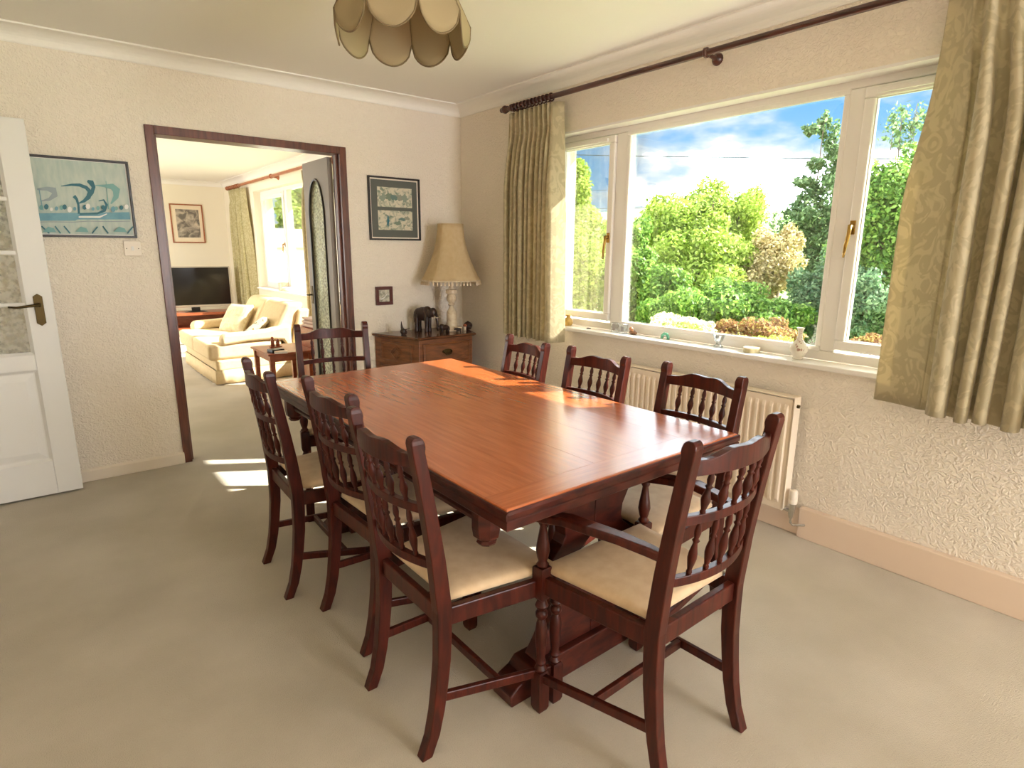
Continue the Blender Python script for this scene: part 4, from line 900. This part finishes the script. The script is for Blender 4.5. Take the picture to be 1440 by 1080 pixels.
b = MB(); b.lathe((0, 0, -0.0), (0, 0, -0.022), [(0, .045), (.6, .042), (1, .015)], 20); b.tube([(0, 0, -0.02), (0, 0, -0.06)], 0.004); b.lathe((0, 0, -0.05), (0, 0, -0.12), [(0, .012), (.3, .02), (1, .018)], 14); obj('ceiling_rose', b, M_trim, pl, smooth='auto')
b = MB(); b.lathe((0, 0, -0.12), (0, 0, -0.215), [(0, .013), (.2, .016), (.45, .028), (.7, .03), (.9, .018), (1, .004)], 16); obj('bulb', b, M_white, pl, smooth=True)

# ================================================================== WINDOW SILL ORNAMENTS
S = ZS
def lathe_thing(name, label, cat, x, y, h, prof, m, part='body', n=20, extra=None, group=None):
    t = thing(name, label, cat, (x, y, S), group=group)
    obj(part, MB().lathe((0, 0, 0.0), (0, 0, h), prof, n), m, t, smooth='auto')
    if extra: extra(t)
    return t
M_jug = mat('ochre_pottery', srgb(196, 160, 84), 0.35, col2=srgb(160, 124, 62), nscale=30); M_vase = mat('floral_porcelain', srgb(238, 230, 212), 0.25, col2=srgb(170, 128, 110), nscale=48, ndetail=3, dist=1.0, ramp=(0.60, 0.66))
def jugx(t):
    b = MB(); b.tube([(0, 0.022, 0.066), (0, 0.042, 0.06), (0, 0.044, 0.04), (0, 0.034, 0.024)], 0.004); obj('handle', b, M_jug, t, smooth=True)
lathe_thing('pottery_jug', 'small ochre pottery jug at the left end of the sill', 'jug', 0.040, -1.235, 0.075, [(0, .022), (.05, .026), (.3, .033), (.5, .028), (.7, .016), (.85, .014), (.95, .020), (1, .019)], M_jug, extra=jugx)
lathe_thing('pebble_disc', 'tiny flat dark disc lying on the sill near the jug', 'ornament', 0.03, -1.44, 0.006, [(0, .014), (.5, .016), (1, .012)], M_ebony)
M_crys = M_orn
for i, (x, y, lab) in enumerate(((0.045, -1.655, 'clear glass tealight holder nearest the jug on the sill'), (0.040, -1.728, 'clear glass tealight holder next to the brown figurine'))):
    lathe_thing('tealight_holder', lab, 'candle holder', x, y, 0.06, [(0, .026), (.08, .028), (.5, .026), (.95, .03), (1, .026)], M_crys, n=8, group='glass tealight holders on the sill')
t = thing('sill_figurine', 'tiny brown crouching figurine on the sill', 'figurine', (0.055, -1.79, S))
b = MB(); b.ell((0, 0, 0.014), (0.02, 0.024, 0.014)); b.ell((0.0, -0.018, 0.010), (0.012, 0.016, 0.010)); obj('body', b, mat('brown_pottery', srgb(128, 88, 56), 0.4), t, smooth=True)
b = MB(); b.ell((0, 0.012, 0.034), (0.013, 0.013, 0.013)); obj('head', b, mat('pinkish_pottery', srgb(176, 124, 90), 0.4), t, smooth=True)
t = thing('green_ornament', 'small sea-green glass arch ornament on the sill', 'ornament', (0.06, -2.03, S))
b = MB(); b.tube([(0, -0.022, 0.0), (0, -0.022, 0.015), (0, -0.012, 0.03), (0, 0.006, 0.031), (0, 0.02, 0.018), (0, 0.022, 0.002)], [0.009, 0.009, 0.009, 0.009, 0.009, 0.008], 10); obj('arch', b, mat('sea_green_glass', srgb(110, 176, 148), 0.2), t, smooth=True)
lathe_thing('glass_goblet', 'clear glass goblet standing in the middle of the sill', 'glass', 0.04, -2.395, 0.068, [(0, .024), (.12, .024), (.25, .014), (.42, .012), (.55, .022), (.8, .027), (1, .032), (.98, .028), (.6, .018), (.5, .004)], M_crys)
def lidx(t): obj('lid', MB().lathe((0, 0, 0.020), (0, 0, 0.028), [(0, .042), (.7, .042), (1, .036)], 24), M_alab, t, smooth='auto')
lathe_thing('round_trinket_box', 'low round cream trinket box on the sill left of the vase', 'box', 0.045, -2.585, 0.020, [(0, .038), (.1, .040), (1, .040)], mat('olive_cream_lacquer', srgb(196, 184, 144), 0.4), extra=lidx)
lathe_thing('bud_vase', 'white floral porcelain vase with slim neck on the sill', 'vase', 0.045, -2.825, 0.152, [(0, .022), (.03, .025), (.07, .020), (.16, .034), (.28, .042), (.38, .042), (.5, .030), (.62, .015), (.75, .010), (.9, .012), (1, .018), (.97, .012)], M_vase, n=28)

# ================================================================== LOUNGE FURNITURE
def cushion(sx, sy, sz, n=14, pinch=0.25):
    P0, P1 = [], []
    for i in range(n):
        r0, r1 = [], []
        for j in range(n):
            u = -1 + 2 * i / (n - 1); v = -1 + 2 * j / (n - 1)
            hgt = sz * ((1 - abs(u) ** 4) * (1 - abs(v) ** 4)) ** 0.5
            k = 1 - pinch * 0.35 * (u * u * v * v) * 0 - 0.06 * (1 - max(abs(u), abs(v)) ** 2) * 0
            ins = 1 - 0.05 * (1 - abs(v) ** 2) * abs(u) ** 6; ins2 = 1 - 0.05 * (1 - abs(u) ** 2) * abs(v) ** 6
            r0.append((u * sx * ins, v * sy * ins2, hgt)); r1.append((u * sx * ins, v * sy * ins2, -hgt))
        P0.append(r0); P1.append(r1)
    b = MB(); b.grid(P0, n, n); b.grid(P1, n, n); return b
def rbox(x0, x1, y0, y1, z0, z1): return MB().box(x0, x1, y0, y1, z0, z1)
sofa = thing('sofa', 'cream two-seat fabric sofa facing left in the lounge', 'sofa', (-1.49, 2.25, 0))
SL = 1.50; SD = 0.92
obj('base', rbox(0.03, SD, 0.02, SL - 0.02, 0.14, 0.25), M_sofa, sofa, bevel=0.02, seg=3)
# pleated valance
pts = []
per = [(0.02, 0.01), (SD, 0.01), (SD, SL - 0.01), (0.02, SL - 0.01)]
for a in range(4):
    p, q = per[a], per[(a + 1) % 4]; m = int(math.dist(p, q) / 0.02)
    for j in range(m): u = j / m; pts.append((p[0] + (q[0] - p[0]) * u, p[1] + (q[1] - p[1]) * u))
b = MB(); rg = []
for z, f in ((0.012, 1.0), (0.08, 0.5), (0.15, 0.0)):
    r = []
    for i, (x, y) in enumerate(pts):
        k = 0.012 * f * (1 + math.sin(i * 0.9) * 0.5); dx, dy = x - SD / 2, y - SL / 2; l = math.hypot(dx, dy); r.append((x + dx / l * k, y + dy / l * k, z))
    rg.append(r)
b.loft(rg, cap=False); obj('valance', b, M_sofa, sofa, smooth=True, solid=0.006)
for y0, y1 in ((0.02, SL / 2 - 0.003), (SL / 2 + 0.003, SL - 0.02)):
    obj('seat_cushion', rbox(-0.03, 0.70, y0, y1, 0.25, 0.415), M_sofa, sofa, bevel=0.035, seg=4, smooth='auto')
for y0, y1 in ((0.0, 0.13), (SL - 0.13, SL)):
    b = MB(); rg = []
    for x, zt, z0 in ((0.10, 0.47, 0.40), (0.14, 0.51, 0.40), (0.35, 0.515, 0.42), (0.58, 0.53, 0.42), (0.72, 0.56, 0.40), (0.80, 0.56, 0.25)):
        rg.append([(x, y0, z0), (x, y1 + 0.01, z0), (x, y1 + 0.01, zt), (x, y0, zt)])
    obj('arm_pad', b.loft(rg), M_sofa, sofa, bevel=0.025, seg=3, smooth='auto')
for k, (y0, y1) in enumerate(((0.06, SL / 2 - 0.003), (SL / 2 + 0.003, SL - 0.06))):
    b = MB(); rg = []
    for z, xa, xb in ((0.40, 0.60, 0.80), (0.55, 0.66, 0.86), (0.70, 0.74, 0.94), (0.79, 0.80, 0.98)):
        rg.append([(xa, y0, z), (xb, y0, z + 0.0), (xb, y1, z), (xa, y1, z)])
    obj('back_cushion', b.loft(rg), M_sofa, sofa, bevel=0.04, seg=4, smooth='auto')
b = MB(); b.loft([[(0.78, 0.02, 0.15), (0.90, 0.02, 0.15), (0.90, SL - 0.02, 0.15), (0.78, SL - 0.02, 0.15)], [(0.90, 0.02, 0.72), (1.02, 0.02, 0.72), (1.02, SL - 0.02, 0.72), (0.90, SL - 0.02, 0.72)]])
obj('back_frame', b, M_sofa, sofa, bevel=0.02)
def place_cushion(name, label, loc, rot, s, m):
    o = obj(name, cushion(*s), m, None, smooth=True); tag(o, label, 'cushion'); o.location = loc; o.rotation_euler = rot; return o
place_cushion('scatter_cushion', 'cream damask scatter cushion at the far end of the sofa', (-0.97, 3.30, 0.555), (math.radians(0), math.radians(-55), math.radians(25)), (0.19, 0.20, 0.06), M_cush)
place_cushion('scatter_cushion', 'white cushion with green sprigs lying near the closer sofa arm', (-0.93, 2.62, 0.515), (math.radians(-12), math.radians(-38), math.radians(-15)), (0.15, 0.19, 0.05), M_floral)
# side table
st = thing('side_table', 'small reddish wooden side table in front of the sofa arm', 'table', (-1.06, 1.42, 0))
obj('table_top', MB().box(-0.21, 0.21, -0.27, 0.27, 0.435, 0.455), M_ltim, st, bevel=0.004)
for sx in (-1, 1):
    for sy in (-1, 1): obj('leg', MB().loft([[(sx * 0.17 - a, sy * 0.23 - a, z), (sx * 0.17 + a, sy * 0.23 - a, z), (sx * 0.17 + a, sy * 0.23 + a, z), (sx * 0.17 - a, sy * 0.23 + a, z)] for a, z in ((0.014, 0), (0.022, 0.435))]), M_ltim, st)
for sy in (-1, 1): obj('apron', MB().box(-0.15, 0.15, sy * 0.23 - 0.009, sy * 0.23 + 0.009, 0.375, 0.435), M_ltim, st)
for sx in (-1, 1): obj('apron', MB().box(sx * 0.17 - 0.009, sx * 0.17 + 0.009, -0.21, 0.21, 0.375, 0.435), M_ltim, st)
p = at_z(388, 495, 0.456)
t = thing('black_case', 'flat black case lying on the side table', 'case', (p.x, p.y, 0.456), 0.2)
obj('case_base', MB().box(-0.06, 0.06, -0.05, 0.05, 0, 0.018), M_black, t, bevel=0.004); obj('case_lid', MB().box(-0.058, 0.058, -0.048, 0.048, 0.0185, 0.028), M_black, t, bevel=0.004)
p = at_z(400, 496, 0.456); p.x -= 0.03
t = thing('cream_book', 'small cream book beside the black case on the side table', 'book', (p.x, p.y, 0.456), -0.3)
obj('cover', MB().box(-0.055, 0.055, -0.04, 0.04, 0, 0.003), M_pinkw, t); obj('pages', MB().box(-0.053, 0.052, -0.038, 0.038, 0.003, 0.015), M_white, t); obj('cover', MB().box(-0.055, 0.055, -0.04, 0.04, 0.015, 0.018), M_pinkw, t)
p = at_z(390, 489, 0.456)
t = thing('carved_figure_group', 'small reddish carved figure group at the back of the side table', 'figurine', (p.x, p.y + 0.05, 0.456))
obj('base', MB().box(-0.05, 0.05, -0.03, 0.03, 0, 0.008), M_ltim, t)
for x, hgt in ((-0.025, 0.1), (0.022, 0.075)):
    b = MB(); b.lathe((x, 0, 0.008), (x, 0, hgt), [(0, .018), (.3, .015), (.6, .018), (.72, .008), (.8, .013), (.93, .012), (1, .003)], 12); obj('figure', b, M_ltim, t, smooth=True)
# wooden chest with folded pinkish linen beside the arched door
ch = thing('wooden_chest', 'dark reddish wooden chest against the lounge wall', 'chest', (-0.48, 1.25, 0))
obj('body', MB().box(-0.36, 0.36, -0.38, 0.38, 0.03, 0.60), M_ltim, ch, bevel=0.004); obj('lid', MB().box(-0.375, 0.375, -0.395, 0.395, 0.60, 0.635), M_ltim, ch, bevel=0.005)
for sx in (-1, 1):
    for sy in (-1, 1): obj('foot', MB().box(sx * 0.33 - 0.03, sx * 0.33 + 0.03, sy * 0.35 - 0.03, sy * 0.35 + 0.03, 0, 0.03), M_ltim, ch)
t = thing('folded_linen', 'pinkish white folded linen lying on the wooden chest', 'linen', (-0.62, 1.22, 0.636), 0.1)
for k in range(3): obj('fold', MB().loft([[(-0.19 + 0.01 * k, -0.30, 0.03 * k), (0.19, -0.30, 0.03 * k), (0.19, 0.30, 0.03 * k), (-0.19 + 0.01 * k, 0.30, 0.03 * k)], [(-0.2 + 0.01 * k, -0.305, 0.03 * k + 0.014), (0.195, -0.305, 0.03 * k + 0.014), (0.195, 0.305, 0.03 * k + 0.014), (-0.2 + 0.01 * k, 0.305, 0.03 * k + 0.014)], [(-0.185, -0.295, 0.03 * k + 0.028), (0.19, -0.295, 0.03 * k + 0.028), (0.19, 0.295, 0.03 * k + 0.028), (-0.185, 0.295, 0.03 * k + 0.028)]]), M_pinkw, t, bevel=0.006)
# television on its stand
TVX, TVY, TVR = -0.83, 6.25, math.radians(-7)
sd_ = thing('television_stand', 'low reddish wooden television stand against the far lounge corner', 'tv stand', (TVX - 0.1, TVY + 0.05, 0), TVR)
obj('top_board', MB().box(-0.62, 0.62, -0.24, 0.24, 0.335, 0.375), M_ltim, sd_, bevel=0.004)
obj('shelf', MB().box(-0.60, 0.60, -0.22, 0.22, 0.12, 0.14), M_ltim, sd_)
for x in (-0.59, 0.59): obj('side_panel', MB().box(x - 0.015, x + 0.015, -0.22, 0.22, 0, 0.335), M_ltim, sd_)
obj('back_panel', MB().box(-0.58, 0.58, 0.2, 0.22, 0.14, 0.335), M_ltim, sd_)
tv = thing('television', 'flat black television with silver bezel on the wooden stand', 'television', (TVX, TVY, 0.376), TVR)
th, tw_, tz = 0.63, 1.07, 0.07
obj('casing', MB().box(-tw_ / 2, tw_ / 2, -0.02, 0.035, tz, tz + th), M_silver, tv, bevel=0.006)
obj('screen', MB().box(-tw_ / 2 + 0.02, tw_ / 2 - 0.022, -0.0225, -0.0195, tz + 0.035, tz + th - 0.02), M_screen, tv)
obj('foot', MB().loft([[(-0.16, -0.11, 0), (0.16, -0.11, 0), (0.16, 0.11, 0), (-0.16, 0.11, 0)], [(-0.10, -0.07, 0.014), (0.10, -0.07, 0.014), (0.10, 0.07, 0.014), (-0.10, 0.07, 0.014)]]), M_black, tv)
obj('neck', MB().box(-0.06, 0.06, -0.012, 0.02, 0.012, tz + 0.03), M_black, tv)
# lounge sill ornaments
t = thing('lounge_sill_pot', 'cream cylindrical pot on the lounge window sill', 'pot', (0.02, 4.60, LZ0 + 0.025))
obj('body', MB().lathe((0, 0, 0), (0, 0, 0.115), [(0, .065), (.05, .07), (.9, .07), (1, .066), (1, .058), (.2, .056)], 20), M_alab, t, smooth='auto')
t = thing('lounge_sill_dish', 'shallow pale dish on the lounge window sill', 'dish', (0.02, 4.34, LZ0 + 0.025))
obj('body', MB().lathe((0, 0, 0), (0, 0, 0.06), [(0, .04), (.1, .042), (.6, .085), (1, .10), (.95, .09), (.3, .03)], 20), M_upvc, t, smooth='auto')

# ================================================================== GARDEN
GZ = -0.45
M_grass = mat('garden_grass', srgb(86, 112, 44), 0.9, col2=srgb(130, 150, 70), nscale=0.8, ndetail=8)
b = MB(); b.box(0.28, 70, -45, 75, GZ - 0.3, GZ); struct('ground', b, M_grass, 'garden lawn outside the windows')
# far hillside
P = []
for i in range(24):
    r = []
    for j in range(40):
        x = 70 + i * 12; y = -60 + j * 14; hgt = GZ + 26 * smoothstep(0, 20, i) * (0.75 + 0.25 * math.sin(j * 0.35 + 1) + 0.08 * math.sin(j * 1.3 + i)); r.append((x, y, hgt - 0.2))
    P.append(r)
b = MB(); b.grid(P, 24, 40); struct('hillside', b, mat('hill_fields', srgb(120, 150, 84), 0.95, col2=srgb(170, 186, 120), nscale=0.02, ndetail=3), 'distant green fields on a low hill', smooth=True)
LM = {'lime': leafmat('lime_leaves', srgb(112, 140, 42), srgb(158, 180, 70), srgb(200, 212, 116)),
      'mid': leafmat('mid_green_leaves', srgb(62, 98, 34), srgb(108, 146, 58), srgb(160, 188, 92)),
      'dark': leafmat('dark_green_leaves', srgb(66, 92, 52), srgb(104, 132, 82), srgb(152, 172, 122)),
      'blue': leafmat('blue_green_needles', srgb(64, 96, 62), srgb(100, 132, 92), srgb(146, 170, 126)),
      'rust': leafmat('rusty_blossom_leaves', srgb(126, 122, 66), srgb(182, 164, 112), srgb(230, 212, 172)),
      'red': leafmat('red_brown_leaves', srgb(104, 70, 48), srgb(146, 106, 70), srgb(160, 150, 80)),
      'flow': leafmat('cream_flowers', srgb(150, 176, 80), srgb(226, 224, 170), srgb(250, 248, 220))}
M_bark = mat('bark', srgb(84, 70, 54), 0.9, col2=srgb(110, 94, 74), nscale=14, stretch=(1, 1, 0.2))
def leaves(blobs, n, size, shell=0.45, up=0.3):
    blobs = np.array(blobs, float); sub = []
    for q in blobs:
        m = 16
        d = rng.normal(size=(m, 3)); d /= np.linalg.norm(d, axis=1)[:, None]
        f = 0.26 + 0.26 * rng.random(m)
        for i in range(m): sub.append(np.concatenate([q[:3] + d[i] * q[3:6] * (0.62 + 0.34 * rng.random()), q[3:6] * f[i]]))
        sub.append(np.concatenate([q[:3], q[3:6] * 0.8]))
    blobs = np.array(sub); vol = (blobs[:, 3] * blobs[:, 4] * blobs[:, 5]) ** (2 / 3); k = rng.choice(len(blobs), n, p=vol / vol.sum())
    d = rng.normal(size=(n, 3)); d /= np.linalg.norm(d, axis=1)[:, None]
    rad = 1 - shell * rng.random(n) ** 1.3 + 0.10 * rng.normal(size=n) * (rng.random(n) < 0.35)
    c = blobs[k, :3] + d * blobs[k, 3:6] * rad[:, None]
    nr = d + rng.normal(size=(n, 3)) * 0.7; nr[:, 2] += up; nr /= np.linalg.norm(nr, axis=1)[:, None]
    a = np.cross(nr, rng.normal(size=(n, 3))); a /= np.linalg.norm(a, axis=1)[:, None]; bb = np.cross(nr, a)
    s = size * (0.6 + 0.8 * rng.random(n))[:, None]
    V = np.stack([c - a * s, c + bb * s * 0.5, c + a * s, c - bb * s * 0.5], 1).reshape(-1, 3)
    return V
def tree(name, label, cat, base, blobs, n, size, lm, trunk=0.09, shell=0.45, stems=5, group=None):
    t = thing(name, label, cat, base, group=group); base = Vector(base)
    rel = [(p[0] - base.x, p[1] - base.y, p[2] - base.z, p[3], p[4], p[5]) for p in blobs]
    V = leaves(rel, int(n * 2.0), size * 0.66, shell); me = bpy.data.meshes.new('foliage'); nv = len(V)
    me.vertices.add(nv); me.vertices.foreach_set('co', V.ravel()); me.loops.add(nv); me.loops.foreach_set('vertex_index', np.arange(nv, dtype=np.int32))
    me.polygons.add(nv // 4); me.polygons.foreach_set('loop_start', np.arange(0, nv, 4, dtype=np.int32)); me.update(calc_edges=True)
    me.materials.append(LM[lm]); o = bpy.data.objects.new('foliage', me); COL.objects.link(o); o.parent = t; o['kind'] = 'stuff'
    b = MB(); rr = random.Random(len(name) + n)
    for k in range(stems):
        q = rel[k % len(rel)]; top = Vector((q[0] + rr.uniform(-.3, .3) * q[3], q[1] + rr.uniform(-.3, .3) * q[4], q[2] + rr.uniform(0.2, 0.8) * q[5])); s0 = Vector((rr.uniform(-.1, .1), rr.uniform(-.1, .1), 0))
        mid = s0.lerp(top, 0.5) + Vector((rr.uniform(-.1, .1), rr.uniform(-.1, .1), 0.1)); b.tube([s0, mid, top], [trunk, trunk * 0.6, trunk * 0.15], 7)
    obj('stems', b, M_bark, t, smooth=True)
    return t
def pb(u, w, depth, ru, rw, rd=None):
    """blob centred on the line of sight through (u, w) at a depth, radii given in photograph pixels"""
    p = CAM + ray(u, w) * depth; k = depth / FPX; return (p.x, p.y, p.z, (rd if rd else ru) * k, ru * k, rw * k)
def grow(name, label, cat, px, depth, n, size, lm, **k):
    bl = [pb(u, w, depth + dd_, ru, rw) for u, w, ru, rw, dd_ in px]
    cx = sum(q[0] for q in bl) / len(bl); cy = sum(q[1] for q in bl) / len(bl)
    return tree(name, label, cat, (cx, cy, GZ), bl, n, size, lm, **k)
GT = 'trees and shrubs in the garden'
grow('garden_tree', 'bright lime-green rounded tree in the middle of the garden view', 'tree',
     [(990, 320, 52, 58, 0), (945, 335, 42, 50, 0.2), (1035, 330, 40, 55, 0.2), (985, 385, 75, 62, -0.3), (1000, 290, 32, 32, 0.3), (930, 300, 22, 30, 0.5), (1050, 295, 24, 30, 0.4)], 10.5, 26000, 0.055, 'lime', group=GT)
grow('garden_shrub', 'mid-green shrub at the lower left of the large window pane', 'shrub',
     [(895, 400, 45, 58, 0), (935, 430, 45, 45, -0.4), (880, 345, 32, 42, 0.3), (980, 440, 40, 34, -0.4)], 9.0, 15000, 0.05, 'mid', group=GT)
grow('garden_tree', 'tall loose dark-leaved tree behind the right window mullion', 'tree',
     [(1165, 300, 34, 56, 0), (1182, 240, 22, 36, 0.2), (1158, 175, 10, 20, 0.2), (1172, 200, 12, 24, 0.2), (1140, 182, 10, 8, 0.1), (1130, 255, 16, 8, 0.1), (1150, 232, 14, 10, 0.2), (1135, 330, 34, 40, 0.2), (1170, 370, 40, 60, 0), (1192, 320, 30, 60, 0.3), (1140, 272, 18, 14, 0.3), (1118, 295, 14, 14, 0.4)], 11.0, 11000, 0.06, 'dark', shell=1.0, trunk=0.035, stems=3, group=GT)
grow('garden_shrub', 'rust and cream blossoming shrub right of the lime-green tree', 'shrub',
     [(1090, 365, 34, 40, 0), (1065, 400, 34, 36, 0), (1105, 345, 20, 30, 0.3)], 9.6, 7000, 0.045, 'rust', group=GT)
grow('conifer_shrub', 'blue-green feathery conifer low behind the bud vase', 'shrub',
     [(1150, 425, 44, 50, 0), (1180, 400, 34, 52, 0), (1120, 455, 38, 30, 0), (1165, 465, 44, 26, 0)], 8.5, 11000, 0.045, 'blue', group=GT)
grow('garden_hedge', 'yellow-green hedge filling the right-hand casement', 'hedge',
     [(1250, 290, 46, 55, 0), (1290, 270, 46, 60, 0), (1235, 350, 50, 60, 0), (1290, 370, 55, 60, 0), (1230, 300, 26, 40, -.2)], 8.0, 17000, 0.05, 'mid', group=GT)
grow('garden_shrub', 'dark shrub at the foot of the right-hand casement', 'shrub', [(1220, 430, 45, 45, 0), (1275, 440, 45, 42, 0)], 7.6, 8000, 0.045, 'blue', group=GT)
grow('garden_shrub', 'leafy shrub filling the left-hand casement', 'shrub',
     [(815, 300, 20, 50, 0), (820, 350, 38, 50, 0), (840, 400, 40, 48, 0), (800, 400, 36, 50, 0), (812, 245, 14, 22, 0.2)], 9.0, 12000, 0.05, 'lime', group=GT)
grow('flowering_plant', 'cream-flowered plant just above the sill ornaments', 'plant', [(950, 455, 30, 13, 0), (985, 462, 22, 10, 0.1), (925, 462, 18, 9, 0.1)], 6.6, 2600, 0.032, 'flow', trunk=0.02, group=GT)
grow('garden_shrub', 'low red-brown shrub behind the glass goblet', 'shrub', [(1060, 470, 40, 18, 0), (1020, 468, 26, 15, 0), (1095, 470, 30, 18, 0.2)], 7.0, 4200, 0.032, 'red', trunk=0.02, group=GT)
grow('garden_shrub', 'low yellow-green shrub between the goblet and the bud vase', 'shrub', [(1040, 486, 34, 12, 0), (1090, 486, 30, 13, 0), (985, 478, 26, 10, 0)], 6.2, 3000, 0.03, 'lime', trunk=0.02, group=GT)
grow('garden_shrub', 'low red-brown shrub at the foot of the right casement', 'shrub', [(1225, 482, 30, 12, 0), (1262, 485, 26, 12, 0)], 6.2, 2400, 0.03, 'red', trunk=0.02, group=GT)
grow('garden_hedge', 'long mixed green hedge behind the lime-green tree', 'hedge',
     [(870, 350, 40, 40, 0), (930, 360, 50, 45, 0), (1000, 365, 60, 45, 0), (1075, 365, 55, 42, 0), (1140, 360, 60, 50, 0), (1215, 350, 70, 70, 0), (820, 370, 50, 60, 0)], 15.0, 16000, 0.075, 'mid', group=GT)
grow('garden_shrub', 'broad green shrub under the lime-green tree', 'shrub', [(960, 440, 60, 36, 0), (1030, 435, 60, 36, 0), (1090, 445, 44, 30, 0)], 8.0, 11000, 0.045, 'mid', group=GT)
grow('thin_tree', 'bare-branched thin tree in the gap left of the tall dark tree', 'tree', [(1085, 320, 16, 26, 0), (1072, 335, 14, 20, 0)], 13.0, 700, 0.04, 'dark', trunk=0.02, shell=1.0, stems=14, group=GT)
grow('thin_tree', 'sparse twiggy tree top in the right-hand casement', 'tree', [(1262, 180, 22, 32, 0), (1290, 165, 20, 26, 0)], 8.6, 320, 0.05, 'dark', trunk=0.02, shell=1.0, stems=8, group=GT)
grow('garden_tree', 'sunlit green tree seen through the lounge window', 'tree', [(415, 285, 26, 30, 0), (430, 320, 30, 40, 0), (405, 330, 20, 30, 0), (445, 270, 30, 40, 0)], 15.0, 9000, 0.09, 'lime', group=GT)
# white boarded shed outside the lounge window
p = CAM + ray(398, 372) * 13.0
sh = thing('garden_shed', 'white boarded outbuilding glimpsed through the lounge window', 'shed', (p.x + 0.2, p.y, GZ), math.radians(20))
for k in range(11): obj('board', MB().prism([(-0.012, 0.0), (0.012, 0.0), (0.0, 0.17), (-0.012, 0.17)], 'x', -1.6, 1.2), M_white, sh).location = (0, 0, k * 0.165)
obj('body', MB().box(-1.6, 1.2, 0.015, 1.6, 0, 1.82), M_white, sh)
obj('roof', MB().prism([(-0.1, 1.82), (1.7, 1.82), (0.8, 2.25)], 'x', -1.7, 1.3), M_grey, sh)
# overhead cables
M_cable = mat('black_cable', srgb(60, 66, 74), 0.6)
for (a, c, lab, r, sag) in (((794, 218), (1180, 224), 'highest thick overhead cable across the sky', 0.017, 0.12), ((860, 268), (1150, 271), 'faint middle overhead cable above the tree', 0.006, 0.05), ((880, 293), (1120, 287), 'lowest overhead cable behind the lime-green tree', 0.010, 0.05)):
    A_, B_ = at_x(a[0], a[1], 16.0), at_x(c[0], c[1], 16.0); D_ = B_ - A_; A_ -= D_ * 0.8; B_ += D_ * 0.8; D_ = B_ - A_
    o = obj('overhead_cable', MB().tube([A_ + D_ * (k / 24) - Vector((0, 0, sag * 4 * (k / 24) * (1 - k / 24) - sag)) for k in range(25)], r, 6), M_cable, None, smooth=True); tag(o, lab, 'cable', 'overhead cables')
